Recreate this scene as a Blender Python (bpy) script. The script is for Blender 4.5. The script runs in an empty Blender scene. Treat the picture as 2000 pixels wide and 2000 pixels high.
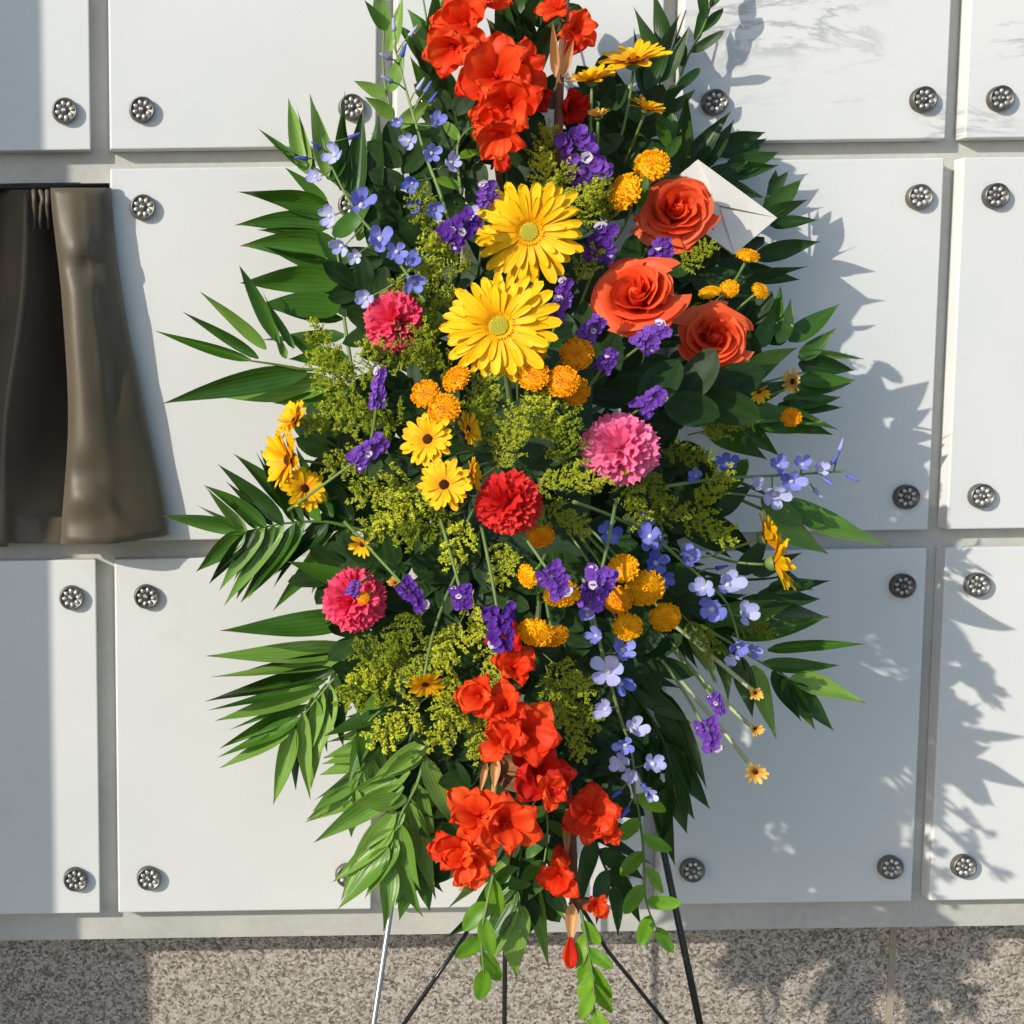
import bpy, bmesh, math, random
from mathutils import Vector, Matrix, noise

rnd = random.Random(11)
SC = bpy.context.scene
COL = SC.collection

# ---------------------------------------------------------------- camera, sky, sun, exposure
F = 2700.0
CAM = Vector((-.04919, -1.5894, -.23885))
ROT = Matrix.Rotation(-.00306, 3, 'Z') @ Matrix.Rotation(-.09398, 3, 'X') @ Matrix.Rotation(.01372, 3, 'Y')
RIGHT, FWD, UP = ROT.col[0].copy(), ROT.col[1].copy(), ROT.col[2].copy()
cam_data = bpy.data.cameras.new("camera")
cam = bpy.data.objects.new("camera", cam_data)
COL.objects.link(cam)
m3 = Matrix((RIGHT, UP, -FWD)).transposed()
cam.matrix_world = Matrix.Translation(CAM) @ m3.to_4x4()
cam_data.sensor_width = 36.0
cam_data.lens = 36.0 * F / 2000.0
cam_data.shift_x = 851.89 / 2000.0
cam_data.clip_end = 1000.0
cam_data.clip_start = .05
SC.camera = cam

SA, SB = 1.45, .70                      # sun travels (SA, 1, -SB)
SUN_DIR = Vector((SA, 1.0, -SB)).normalized()
SUN_ELEV = math.asin(-SUN_DIR.z)
SUN_ROT = math.atan2(-SUN_DIR.x, -SUN_DIR.y)
world = bpy.data.worlds.new("World")
SC.world = world
world.use_nodes = True
wn = world.node_tree
bg = wn.nodes["Background"]
sky = wn.nodes.new("ShaderNodeTexSky")
sky.sky_type = 'NISHITA'
sky.sun_disc = False
sky.sun_elevation = SUN_ELEV
sky.sun_rotation = SUN_ROT
wn.links.new(sky.outputs[0], bg.inputs[0])
sky.ozone_density = 2.6
sky.dust_density = 1.0
bg.inputs[1].default_value = .172
sun_data = bpy.data.lights.new("sun", 'SUN')
sun_data.energy = 4.05
sun_data.angle = math.radians(.5)
sun_data.color = (1.0, .94, .84)
sun = bpy.data.objects.new("sun", sun_data)
COL.objects.link(sun)
sun.rotation_euler = SUN_DIR.to_track_quat('-Z', 'Y').to_euler()
sun.location = (-4, -4, 4)
SC.view_settings.view_transform = 'Standard'
SC.view_settings.look = 'None'
SC.view_settings.gamma = 1.0
SC.view_settings.use_curve_mapping = False
SC.view_settings.exposure = 0.0
SC.render.engine = 'CYCLES'
SC.cycles.max_bounces = 8
SC.cycles.caustics_reflective = False
SC.cycles.caustics_refractive = False

# ---------------------------------------------------------------- places
def P(u, v, d):
    """point seen at photo pixel (u, v) that stands d metres in front of the wall face"""
    r = ROT @ Vector(((u - 148.11) / F, 1.0, -(v - 1000.0) / F))
    return CAM + r * ((-d - CAM.y) / r.y)

def px(d):
    return (1.5894 - d) / F

def dplane(u, v):                        # the leaning back of the spray
    return max(.028, .055 + .23 * v / 1900.0 + .10 * (1000.0 - u) / 700.0 * max(0.0, 1.0 - 1.15 * v / 1900.0))

def dome(u, v):
    return math.exp(-((u - 1010.0) / 370.0) ** 2 - ((v - 900.0) / 580.0) ** 2)

def D(u, v, k=1.0, dd=0.0):
    return dplane(u, v) + .21 * k * dome(u, v) + dd

def face(p, tx=0.0, ty=0.0):
    return ((CAM - p).normalized() + RIGHT * tx + UP * ty).normalized()

# ---------------------------------------------------------------- objects
WM = {}

def put(o, M, parent=None):
    COL.objects.link(o)
    if parent is not None:
        o.parent = parent
        o.matrix_basis = WM[parent.name].inverted() @ M
    else:
        o.matrix_basis = M
    WM[o.name] = M
    return o

def tag(o, label=None, cat=None, group=None, kind=None):
    for k, val in (("label", label), ("category", cat), ("group", group), ("kind", kind)):
        if val:
            o[k] = val
    return o

def thing(name, label, cat, loc, group=None):
    o = bpy.data.objects.new(name, None)
    o.empty_display_size = .02
    put(o, Matrix.Translation(loc))
    return tag(o, label, cat, group)

def part(name, mesh, parent, M=None, kind=None, label=None):
    o = bpy.data.objects.new(name, mesh)
    put(o, M if M is not None else Matrix.Identity(4), parent)
    return tag(o, label, None, None, kind)

def frame(o, x, z, sx=1.0, sy=None, sz=None):
    sy = sx if sy is None else sy
    sz = sx if sz is None else sz
    x = x.normalized()
    y = z.cross(x)
    if y.length < 1e-6:
        y = x.orthogonal()
    y.normalize()
    z = x.cross(y)
    M = Matrix((x * sx, y * sy, z * sz)).transposed().to_4x4()
    M.translation = o
    return M

def zframe(o, n, s=1.0, roll=0.0):
    n = n.normalized()
    x = UP.cross(n)
    if x.length < 1e-3:
        x = RIGHT.copy()
    x.normalize()
    y = n.cross(x)
    x2 = x * math.cos(roll) + y * math.sin(roll)
    y2 = n.cross(x2)
    M = Matrix((x2 * s, y2 * s, n * s)).transposed().to_4x4()
    M.translation = o
    return M

# ---------------------------------------------------------------- meshes
def mesh(name, verts, faces, mats, smooth=True, uvs=None, midx=None):
    me = bpy.data.meshes.new(name)
    me.from_pydata([tuple(v) for v in verts], [], faces)
    for m in (mats if isinstance(mats, (list, tuple)) else [mats]):
        me.materials.append(m)
    if smooth:
        me.polygons.foreach_set("use_smooth", [True] * len(me.polygons))
    if midx:
        me.polygons.foreach_set("material_index", midx)
    if uvs:
        lay = me.uv_layers.new(name="UVMap")
        flat = []
        for l in me.loops:
            flat.extend(uvs[l.vertex_index])
        lay.data.foreach_set("uv", flat)
    me.update()
    return me

class MB:
    """collects shapes for one mesh"""
    def __init__(s):
        s.v, s.f, s.m, s.uv = [], [], [], []
    def grid(s, nu, nv, fn, mi=0, M=None):
        b = len(s.v)
        for i in range(nu + 1):
            for j in range(nv + 1):
                p = Vector(fn(i / nu, -1 + 2 * j / nv))
                s.v.append(M @ p if M else p)
                s.uv.append((i / nu, j / nv))
        for i in range(nu):
            for j in range(nv):
                a = b + i * (nv + 1) + j
                s.f.append((a, a + nv + 1, a + nv + 2, a + 1))
                s.m.append(mi)
    def tube(s, pts, r0, r1=None, n=6, mi=0, cap=True):
        r1 = r0 if r1 is None else r1
        b = len(s.v)
        k = len(pts)
        ref = None
        for i, p in enumerate(pts):
            p = Vector(p)
            t = (Vector(pts[min(i + 1, k - 1)]) - Vector(pts[max(i - 1, 0)])).normalized()
            if ref is None:
                ref = t.orthogonal().normalized()
            else:
                ref = (ref - t * ref.dot(t)).normalized()
            q = t.cross(ref)
            r = r0 + (r1 - r0) * i / max(1, k - 1)
            for j in range(n):
                a = 2 * math.pi * j / n
                s.v.append(p + (ref * math.cos(a) + q * math.sin(a)) * r)
                s.uv.append((i / max(1, k - 1), j / n))
        for i in range(k - 1):
            for j in range(n):
                j2 = (j + 1) % n
                s.f.append((b + i * n + j, b + i * n + j2, b + (i + 1) * n + j2, b + (i + 1) * n + j))
                s.m.append(mi)
        if cap:
            s.f.append(tuple(b + j for j in reversed(range(n)))); s.m.append(mi)
            s.f.append(tuple(b + (k - 1) * n + j for j in range(n))); s.m.append(mi)
    def dome(s, c, rx, rz, nu=5, nv=12, mi=0, bump=0.0, full=False):
        b = len(s.v)
        c = Vector(c)
        lim = math.pi * (.98 if full else .5)
        for i in range(nu + 1):
            th = lim * i / nu
            for j in range(nv):
                a = 2 * math.pi * j / nv
                k = 1 + (bump * (rnd.random() - .5) if i else 0)
                s.v.append(c + Vector((math.sin(th) * math.cos(a) * rx * k, math.sin(th) * math.sin(a) * rx * k, math.cos(th) * rz * k)))
                s.uv.append((i / nu, j / nv))
        for i in range(nu):
            for j in range(nv):
                j2 = (j + 1) % nv
                s.f.append((b + i * nv + j, b + (i + 1) * nv + j, b + (i + 1) * nv + j2, b + i * nv + j2))
                s.m.append(mi)
    def box(s, lo, hi, mi=0):
        b = len(s.v)
        for x in (lo[0], hi[0]):
            for y in (lo[1], hi[1]):
                for z in (lo[2], hi[2]):
                    s.v.append(Vector((x, y, z))); s.uv.append((x, z))
        for f in ((0, 1, 3, 2), (4, 6, 7, 5), (0, 4, 5, 1), (2, 3, 7, 6), (0, 2, 6, 4), (1, 5, 7, 3)):
            s.f.append(tuple(b + i for i in f)); s.m.append(mi)
    def add(s, me_v, me_f, M, mi=0):
        b = len(s.v)
        for p in me_v:
            s.v.append(M @ Vector(p)); s.uv.append((0, 0))
        for f in me_f:
            s.f.append(tuple(b + i for i in f)); s.m.append(mi)
    def build(s, name, mats, smooth=True):
        return mesh(name, s.v, s.f, mats, smooth, s.uv, s.m)

def bez(a, b, c, n=8):
    return [a * (1 - t) ** 2 + b * 2 * t * (1 - t) + c * t * t for t in [i / n for i in range(n + 1)]]

def catmull(pts, n=24):
    out = []
    k = len(pts) - 1
    for i in range(n + 1):
        x = i / n * k
        j = min(int(x), k - 1)
        t = x - j
        p0, p1, p2, p3 = pts[max(j - 1, 0)], pts[j], pts[j + 1], pts[min(j + 2, k)]
        out.append(.5 * ((2 * p1) + (p2 - p0) * t + (2 * p0 - 5 * p1 + 4 * p2 - p3) * t * t + (3 * p1 - p0 - 3 * p2 + p3) * t ** 3))
    return out

# ---------------------------------------------------------------- materials
def nodes(name):
    m = bpy.data.materials.new(name)
    m.use_nodes = True
    nt = m.node_tree
    return m, nt, nt.nodes["Principled BSDF"]

def N(nt, kind, **kw):
    n = nt.nodes.new(kind)
    for k, v in kw.items():
        if k in n.inputs:
            n.inputs[k].default_value = v
        else:
            setattr(n, k, v)
    return n

def ramp(nt, fac, stops):
    r = nt.nodes.new("ShaderNodeValToRGB")
    while len(r.color_ramp.elements) < len(stops):
        r.color_ramp.elements.new(.5)
    for e, (p, c) in zip(r.color_ramp.elements, stops):
        e.position = p
        e.color = (*c, 1.0)
    nt.links.new(fac, r.inputs[0])
    return r.outputs[0]

def mix(nt, fac, a, b, mode='MIX'):
    n = nt.nodes.new("ShaderNodeMix")
    n.data_type = 'RGBA'
    n.blend_type = mode
    for sock, val in ((n.inputs[0], fac), (n.inputs[6], a), (n.inputs[7], b)):
        if isinstance(val, (int, float)):
            sock.default_value = val
        elif isinstance(val, tuple):
            sock.default_value = (*val, 1.0)
        else:
            nt.links.new(val, sock)
    return n.outputs[2]

def math_node(nt, op, a, b=0.0):
    n = nt.nodes.new("ShaderNodeMath")
    n.operation = op
    for i, val in enumerate((a, b)):
        if isinstance(val, (int, float)):
            n.inputs[i].default_value = val
        else:
            nt.links.new(val, n.inputs[i])
    return n.outputs[0]

def bump(nt, b, height, strength=.3, dist=.001):
    n = nt.nodes.new("ShaderNodeBump")
    n.inputs["Strength"].default_value = strength
    n.inputs["Distance"].default_value = dist
    nt.links.new(height, n.inputs["Height"])
    nt.links.new(n.outputs[0], b.inputs["Normal"])

def plant(name, dark, light, rough=.5, spec=.3, trans=.25, tcol=None, veins=0.0, along=None, noise_scale=90.0, tip=None):
    """petal and leaf surfaces: colour varies per piece and over the piece, some light passes through"""
    m, nt, b = nodes(name)
    info = N(nt, "ShaderNodeObjectInfo")
    tex = N(nt, "ShaderNodeTexCoord")
    geo = N(nt, "ShaderNodeNewGeometry")
    nz = N(nt, "ShaderNodeTexNoise", Scale=noise_scale, Detail=3.0)
    nt.links.new(geo.outputs["Position"], nz.inputs["Vector"])
    f = math_node(nt, 'ADD', math_node(nt, 'MULTIPLY', info.outputs["Random"], .65), math_node(nt, 'MULTIPLY', nz.outputs[0], .5))
    col = ramp(nt, f, ((.15, dark), (.95, light)))
    if along:
        sep = N(nt, "ShaderNodeSeparateXYZ")
        nt.links.new(tex.outputs["UV"], sep.inputs[0])
        col = mix(nt, ramp(nt, sep.outputs[0], ((along[1], (1, 1, 1)), (along[2], (0, 0, 0)))), col, along[0])
    if tip:
        sep3 = N(nt, "ShaderNodeSeparateXYZ")
        nt.links.new(tex.outputs["UV"], sep3.inputs[0])
        wob = math_node(nt, 'ADD', sep3.outputs[0], math_node(nt, 'MULTIPLY', nz.outputs[0], .12))
        col = mix(nt, ramp(nt, wob, ((.965, (0, 0, 0)), (1.04, (.9, .9, .9)))), col, tip)
    if veins:
        sep2 = N(nt, "ShaderNodeSeparateXYZ")
        nt.links.new(tex.outputs["UV"], sep2.inputs[0])
        w = math_node(nt, 'SINE', math_node(nt, 'MULTIPLY', sep2.outputs[1], veins))
        w01 = math_node(nt, 'ADD', math_node(nt, 'MULTIPLY', w, .5), .5)
        col = mix(nt, math_node(nt, 'MULTIPLY', w01, .11), col, tuple(min(1, c * 1.9 + .02) for c in light))
        bump(nt, b, w01, .3, .0005)
    nt.links.new(col, b.inputs["Base Color"])
    b.inputs["Roughness"].default_value = rough
    b.inputs["Specular IOR Level"].default_value = spec
    if trans:
        tr = N(nt, "ShaderNodeBsdfTranslucent")
        if tcol:
            tr.inputs[0].default_value = (*tcol, 1)
        else:
            nt.links.new(col, tr.inputs[0])
        mx = N(nt, "ShaderNodeMixShader")
        mx.inputs[0].default_value = trans
        out = nt.nodes["Material Output"]
        nt.links.new(b.outputs[0], mx.inputs[1])
        nt.links.new(tr.outputs[0], mx.inputs[2])
        nt.links.new(mx.outputs[0], out.inputs[0])
    return m

M = {}
TIP = (.17, .12, .04)
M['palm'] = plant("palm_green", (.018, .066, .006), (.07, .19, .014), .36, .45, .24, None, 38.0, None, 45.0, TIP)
M['palm_light'] = plant("palm_pale_sheen", (.09, .23, .02), (.25, .41, .08), .36, .45, .32, None, 38.0, None, 45.0, TIP)  # paler palm green, with sunlit sheen put into the colour
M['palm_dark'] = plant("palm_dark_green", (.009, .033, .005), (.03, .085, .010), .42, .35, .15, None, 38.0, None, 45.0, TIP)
M['lime'] = plant("lime_leaf", (.09, .24, .010), (.20, .40, .02), .4, .4, .35, None, 10.0)
M['salal'] = plant("salal_leaf", (.007, .024, .004), (.022, .06, .009), .55, .25, .12, None, 16.0)
M['stem'] = plant("stem_green", (.10, .17, .035), (.2, .28, .09), .5, .3, 0)
M['stem_pale'] = plant("stem_pale", (.36, .42, .20), (.48, .52, .30), .5, .3, 0)
M['spathe'] = plant("spathe_brown", (.10, .045, .02), (.25, .12, .055), .5, .3, .1, None, 20.0)
M['peach'] = plant("peach_stalk", (.50, .28, .12), (.62, .36, .17), .5, .3, .15, None, 14.0)
M['gerbera'] = plant("gerbera_yellow", (.90, .47, .002), (.95, .585, .004), .5, .25, .18, None, 15.0, ((.9, .36, .002), .0, .45))
M['gerbera_in'] = plant("gerbera_ring", (.80, .36, .004), (.90, .47, .006), .55, .2, .1)
M['gerbera_eye'] = plant("gerbera_eye", (.55, .55, .05), (.78, .70, .12), .6, .2, 0, None, 0, None, 900.0)
M['button'] = plant("button_yellow", (.90, .37, .003), (.96, .48, .005), .6, .15, .1, None, 0, ((.78, .25, .003), .1, .7), 160.0)
M['button_lit'] = plant("button_lit_yellow", (.92, .46, .003), (.96, .58, .006), .6, .15, .12, None, 0, ((.86, .35, .003), .1, .7), 160.0)  # lit copy of the button colour, sunlight put into the paler yellow
M['daisy'] = plant("daisy_yellow", (.85, .42, .003), (.93, .56, .005), .55, .2, .2, None, 9.0, ((.85, .26, .004), .0, .5))
M['daisy_pale'] = plant("daisy_fading", (.75, .42, .06), (.85, .55, .12), .55, .2, .2, None, 9.0, ((.5, .14, .01), .0, .55))
M['eye'] = plant("daisy_eye", (.025, .008, .002), (.08, .03, .006), .7, .1, 0, None, 0, None, 1200.0)
M['rose'] = plant("rose_coral", (.86, .075, .022), (.94, .165, .05), .5, .25, .3, (1.0, .13, .025), 7.0, ((.70, .04, .014), .15, .8))
M['carn_hot'] = plant("carnation_hot_pink", (.80, .03, .11), (.93, .12, .23), .55, .2, .22, None, 0, None)
M['carn_pink'] = plant("carnation_pink", (.84, .11, .29), (.94, .27, .46), .55, .2, .22)
M['carn_red'] = plant("carnation_red", (.62, .012, .014), (.80, .05, .04), .55, .2, .2)
M['glad'] = plant("gladiolus_scarlet", (.78, .022, .005), (.90, .11, .018), .5, .2, .36, (1.0, .09, .010), 15.0, ((.60, .010, .004), .0, .55))
M['glad_deep'] = plant("gladiolus_deep_red", (.50, .008, .006), (.68, .026, .01), .5, .2, .28, (.75, .03, .006), 15.0, ((.32, .004, .003), .0, .55))
M['statice'] = plant("statice_purple", (.10, .02, .28), (.26, .10, .55), .6, .15, .2)
M['statice_white'] = plant("statice_white", (.6, .55, .6), (.75, .7, .75), .6, .15, .2)
M['delph'] = plant("delphinium_blue", (.14, .16, .56), (.34, .37, .82), .5, .2, .22)
M['delph_pale'] = plant("delphinium_pale", (.34, .36, .70), (.60, .61, .84), .5, .2, .22)
M['delph_deep'] = plant("delphinium_deep", (.07, .10, .50), (.20, .25, .72), .5, .2, .22)
M['gold'] = plant("goldenrod_olive", (.17, .24, .016), (.66, .69, .07), .7, .1, .15, None, 0, None, 260.0)
M['gold_bright'] = plant("goldenrod_bright", (.26, .35, .02), (.74, .76, .07), .7, .1, .15, None, 0, None, 260.0)

# marble panels
def marble(name, veined):
    m, nt, b = nodes(name)
    geo = N(nt, "ShaderNodeNewGeometry")
    info = N(nt, "ShaderNodeObjectInfo")
    n1 = N(nt, "ShaderNodeTexNoise", Scale=3.2, Detail=5.0)
    nt.links.new(geo.outputs["Position"], n1.inputs["Vector"])
    col = ramp(nt, n1.outputs[0], ((.3, (.69, .70, .675)), (.7, (.775, .77, .735))))
    n3 = N(nt, "ShaderNodeTexNoise", Scale=260.0, Detail=2.0)
    nt.links.new(geo.outputs["Position"], n3.inputs["Vector"])
    col = mix(nt, ramp(nt, n3.outputs[0], ((.62, (0, 0, 0)), (.8, (.35, .35, .35)))), col, (.5, .5, .5))
    # stains of grime in the corners of the noise
    n2 = N(nt, "ShaderNodeTexNoise", Scale=9.0, Detail=7.0, Roughness=.7)
    nt.links.new(geo.outputs["Position"], n2.inputs["Vector"])
    col = mix(nt, ramp(nt, n2.outputs[0], ((.60, (0, 0, 0)), (.85, (.5, .5, .5)))), col, (.58, .57, .52))
    if veined:
        mp = N(nt, "ShaderNodeMapping")
        mp.inputs["Rotation"].default_value = (0, .62, 0)
        mp.inputs["Scale"].default_value = (4.0, 1.0, 15.0)
        nt.links.new(geo.outputs["Position"], mp.inputs[0])
        nv = N(nt, "ShaderNodeTexNoise", Scale=1.2, Detail=6.0, Roughness=.62, Distortion=.6)
        nt.links.new(mp.outputs[0], nv.inputs["Vector"])
        dv = math_node(nt, 'ABSOLUTE', math_node(nt, 'SUBTRACT', nv.outputs[0], .5))
        vein = ramp(nt, dv, ((.0, (.9, .9, .9)), (.035, (0, 0, 0))))
        ng = N(nt, "ShaderNodeTexNoise", Scale=6.0, Detail=2.0)
        nt.links.new(geo.outputs["Position"], ng.inputs["Vector"])
        gate = ramp(nt, ng.outputs[0], ((.40, (0, 0, 0)), (.56, (.95, .95, .95))))
        col = mix(nt, mix(nt, 1.0, vein, gate, 'MULTIPLY'), col, (.42, .43, .44))
    nt.links.new(col, b.inputs["Base Color"])
    b.inputs["Roughness"].default_value = .42
    b.inputs["Specular IOR Level"].default_value = .35
    bump(nt, b, n3.outputs[0], .06, .0004)
    return m
M['marble'] = marble("white_marble", False)
M['marble_veined'] = marble("veined_marble", True)

def mottled(name, c0, c1, scale, rough=.7, bs=.2, bd=.001):
    m, nt, b = nodes(name)
    geo = N(nt, "ShaderNodeNewGeometry")
    n1 = N(nt, "ShaderNodeTexNoise", Scale=scale, Detail=6.0)
    nt.links.new(geo.outputs["Position"], n1.inputs["Vector"])
    n2 = N(nt, "ShaderNodeTexNoise", Scale=scale * 14, Detail=3.0)
    nt.links.new(geo.outputs["Position"], n2.inputs["Vector"])
    f = math_node(nt, 'ADD', math_node(nt, 'MULTIPLY', n1.outputs[0], .65), math_node(nt, 'MULTIPLY', n2.outputs[0], .35))
    nt.links.new(ramp(nt, f, ((.32, c0), (.68, c1))), b.inputs["Base Color"])
    b.inputs["Roughness"].default_value = rough
    bump(nt, b, f, bs, bd)
    return m
M['joint'] = mottled("recessed_frame_grey", (.45, .44, .40), (.58, .565, .51), 9.0)
M['concrete'] = mottled("concrete_paving", (.24, .23, .21), (.36, .35, .32), 3.0, .85)
M['coping'] = mottled("coping_stone", (.36, .34, .30), (.46, .44, .40), 8.0, .8)
M['mortar'] = mottled("mortar", (.30, .25, .19), (.40, .33, .25), 40.0, .9)
M['lining'] = mottled("dark_niche_lining", (.022, .02, .018), (.04, .036, .032), 12.0, .9)
M['foam'] = mottled("floral_foam", (.02, .05, .02), (.035, .075, .03), 60.0, .95)
M['paper'] = mottled("white_paper", (.76, .71, .62), (.85, .81, .73), 30.0, .7, .05, .0003)

def granite():
    m, nt, b = nodes("pink_granite")
    geo = N(nt, "ShaderNodeNewGeometry")
    mp = N(nt, "ShaderNodeMapping")
    mp.inputs["Scale"].default_value = (1, 1, 1.15)
    nt.links.new(geo.outputs["Position"], mp.inputs[0])
    v1 = N(nt, "ShaderNodeTexVoronoi", Scale=310.0)
    n0 = N(nt, "ShaderNodeTexNoise", Scale=90.0, Detail=2.0)
    nt.links.new(mp.outputs[0], n0.inputs["Vector"])
    vm = N(nt, "ShaderNodeVectorMath", operation='MULTIPLY_ADD')
    vm.inputs[1].default_value = (.008, .008, .008)
    nt.links.new(n0.outputs["Color"], vm.inputs[0])
    nt.links.new(mp.outputs[0], vm.inputs[2])
    nt.links.new(vm.outputs[0], v1.inputs["Vector"])
    sep = N(nt, "ShaderNodeSeparateColor")
    nt.links.new(v1.outputs["Color"], sep.inputs[0])
    col = ramp(nt, sep.outputs[0], ((.0, (.11, .09, .07)), (.16, (.20, .165, .13)), (.34, (.31, .265, .215)), (.6, (.43, .37, .305)), (.85, (.57, .51, .44)), (1.0, (.38, .36, .33))))
    n2 = N(nt, "ShaderNodeTexNoise", Scale=210.0, Detail=3.0, Distortion=1.2)
    nt.links.new(mp.outputs[0], n2.inputs["Vector"])
    col = mix(nt, ramp(nt, n2.outputs[0], ((.54, (0, 0, 0)), (.66, (.7, .7, .7)))), col, (.085, .062, .046))
    nt.links.new(col, b.inputs["Base Color"])
    b.inputs["Roughness"].default_value = .6
    bump(nt, b, n2.outputs[0], .25, .0008)
    return m
M['granite'] = granite()

def metal(name, c, rough, met=1.0):
    m, nt, b = nodes(name)
    geo = N(nt, "ShaderNodeNewGeometry")
    n1 = N(nt, "ShaderNodeTexNoise", Scale=400.0, Detail=3.0)
    nt.links.new(geo.outputs["Position"], n1.inputs["Vector"])
    info = N(nt, "ShaderNodeObjectInfo")
    f = math_node(nt, 'ADD', math_node(nt, 'MULTIPLY', n1.outputs[0], .6), math_node(nt, 'MULTIPLY', info.outputs["Random"], .4))
    nt.links.new(ramp(nt, f, ((.25, tuple(x * .55 for x in c)), (.7, c))), b.inputs["Base Color"])
    b.inputs["Roughness"].default_value = rough
    b.inputs["Metallic"].default_value = met
    return m
M['bronze'] = metal("dark_bronze", (.20, .19, .17), .45, .7)
M['nickel'] = metal("worn_nickel", (.72, .70, .65), .35, .6)
M['wire'] = metal("dark_green_wire", (.018, .022, .02), .22, .2)
M['glint_wire'] = metal("wire_sun_glint", (.42, .42, .42), .3, .7)  # copy of the easel wire with its sun glint put into the colour
M['rod'] = metal("black_rod", (.02, .02, .02), .4, .3)

def satin():
    m, nt, b = nodes("brown_satin")
    geo = N(nt, "ShaderNodeNewGeometry")
    n1 = N(nt, "ShaderNodeTexNoise", Scale=14.0, Detail=4.0)
    nt.links.new(geo.outputs["Position"], n1.inputs["Vector"])
    nt.links.new(ramp(nt, n1.outputs[0], ((.3, (.078, .060, .034)), (.7, (.112, .088, .050)))), b.inputs["Base Color"])
    n2 = N(nt, "ShaderNodeTexNoise", Scale=1500.0, Detail=2.0)
    nt.links.new(geo.outputs["Position"], n2.inputs["Vector"])
    bump(nt, b, n2.outputs[0], .15, .0003)
    b.inputs["Roughness"].default_value = .5
    b.inputs["Sheen Weight"].default_value = .25
    return m
M['satin'] = satin()

# ---------------------------------------------------------------- the wall
W, GW, H, GH = .30, .02172, .42316, .02121
DEP = .020
BX0, BX1 = -1.6, 2.6
def bevel_box(name, lo, hi, r, mats):
    bm = bmesh.new()
    vs = [bm.verts.new((x, y, z)) for x in (lo[0], hi[0]) for y in (lo[1], hi[1]) for z in (lo[2], hi[2])]
    for f in ((0, 1, 3, 2), (4, 6, 7, 5), (0, 4, 5, 1), (2, 3, 7, 6), (0, 2, 6, 4), (1, 5, 7, 3)):
        bm.faces.new([vs[i] for i in f])
    bmesh.ops.recalc_face_normals(bm, faces=bm.faces)
    bmesh.ops.bevel(bm, geom=list(bm.edges), offset=r, segments=2, affect='EDGES', profile=.5)
    me = bpy.data.meshes.new(name)
    bm.to_mesh(me)
    bm.free()
    for m in (mats if isinstance(mats, (list, tuple)) else [mats]):
        me.materials.append(m)
    return me

Z_TOP = GH + H
Z_BOT = -(2 * H + GH)
Z_LEDGE = -.9075
Z_GROUND = -1.42
wall = thing("columbarium_wall", "white marble columbarium wall of square niche fronts with rosette bolts above a granite base", "wall", Vector((.47, .10, Z_GROUND)))
COLS = range(-1, 5)
FX0, FX1, FZ1 = -.665, 4 * (W + GW) - GW + .012, Z_TOP + .03
OX0, OX1, OZ0, OZ1 = -(W + GW) + .012, -GW - .012, -H + .012, -.012       # the one niche that stands open
mb = MB()
mb.box((FX0, DEP, Z_LEDGE), (FX1, .40, OZ0))
mb.box((FX0, DEP, OZ1), (FX1, .40, FZ1))
mb.box((FX0, DEP, OZ0), (OX0, .40, OZ1))
mb.box((OX1, DEP, OZ0), (FX1, .40, OZ1))
mb.box((OX0, .385, OZ0), (OX1, .40, OZ1))
part("back_frame", mb.build("back_frame", M['joint'], False), wall)
mb = MB()
mb.box((OX0 + .002, DEP + .004, OZ0 + .002), (OX1 - .002, .38, OZ0 + .006))
mb.box((OX0 + .002, DEP + .004, OZ1 - .006), (OX1 - .002, .38, OZ1 - .002))
mb.box((OX0 + .002, DEP + .004, OZ0 + .007), (OX0 + .006, .38, OZ1 - .007))
mb.box((OX1 - .006, DEP + .004, OZ0 + .007), (OX1 - .002, .38, OZ1 - .007))
mb.box((OX0 + .007, .374, OZ0 + .007), (OX1 - .007, .38, OZ1 - .007))
part("niche_lining", mb.build("niche_lining", M['lining'], False), wall)
mb = MB()
mb.box((-.665, -.03, Z_TOP + .032), (1.29, .42, Z_TOP + .14))
part("coping", mb.build("coping", M['coping'], False), wall)

def rosette():
    mb = MB()
    Y = lambda p: Vector((p[0], -p[2], p[1]))
    R0 = .0142
    # base drum and rim
    prof = [(0.0, R0), (.0062, R0), (.0078, R0 * .93), (.0078, R0 * .86), (.0056, R0 * .82), (.0054, 0.0005)]
    n = 28
    b = len(mb.v)
    for z, r in prof:
        for j in range(n):
            a = 2 * math.pi * j / n
            mb.v.append(Vector((r * math.cos(a), -z, r * math.sin(a)))); mb.uv.append((0, 0))
    for i in range(len(prof) - 1):
        for j in range(n):
            j2 = (j + 1) % n
            mb.f.append((b + i * n + j, b + i * n + j2, b + (i + 1) * n + j2, b + (i + 1) * n + j)); mb.m.append(0)
    tilt = Matrix.Rotation(math.pi / 2, 4, 'X')
    for k in range(8):
        a = 2 * math.pi * k / 8 + .2
        t = MB(); t.dome((0, 0, 0), .0029, .0022, 3, 8)
        mb.add(t.v, t.f, Matrix.Translation((math.cos(a) * .0082, -.0053, math.sin(a) * .0082)) @ Matrix.Rotation(-a, 4, 'Y') @ Matrix.Diagonal((1.2, 1, .9, 1)) @ tilt, 1)
    t = MB(); t.dome((0, 0, 0), .0050, .0032, 4, 14)
    mb.add(t.v, t.f, Matrix.Translation((0, -.0053, 0)) @ tilt, 0)
    t = MB(); t.dome((0, 0, 0), .0016, .0012, 3, 8)
    mb.add(t.v, t.f, Matrix.Translation((0, -.0084, 0)) @ tilt, 1)
    return mb.build("rosette_bolt", [M['bronze'], M['nickel']])
ROS = rosette()
slab_me = {}
for mname in ('marble', 'marble_veined'):
    slab_me[mname] = bevel_box("niche_front", (0, 0, 0), (W, DEP - .001, H), .0016, M[mname])
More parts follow.
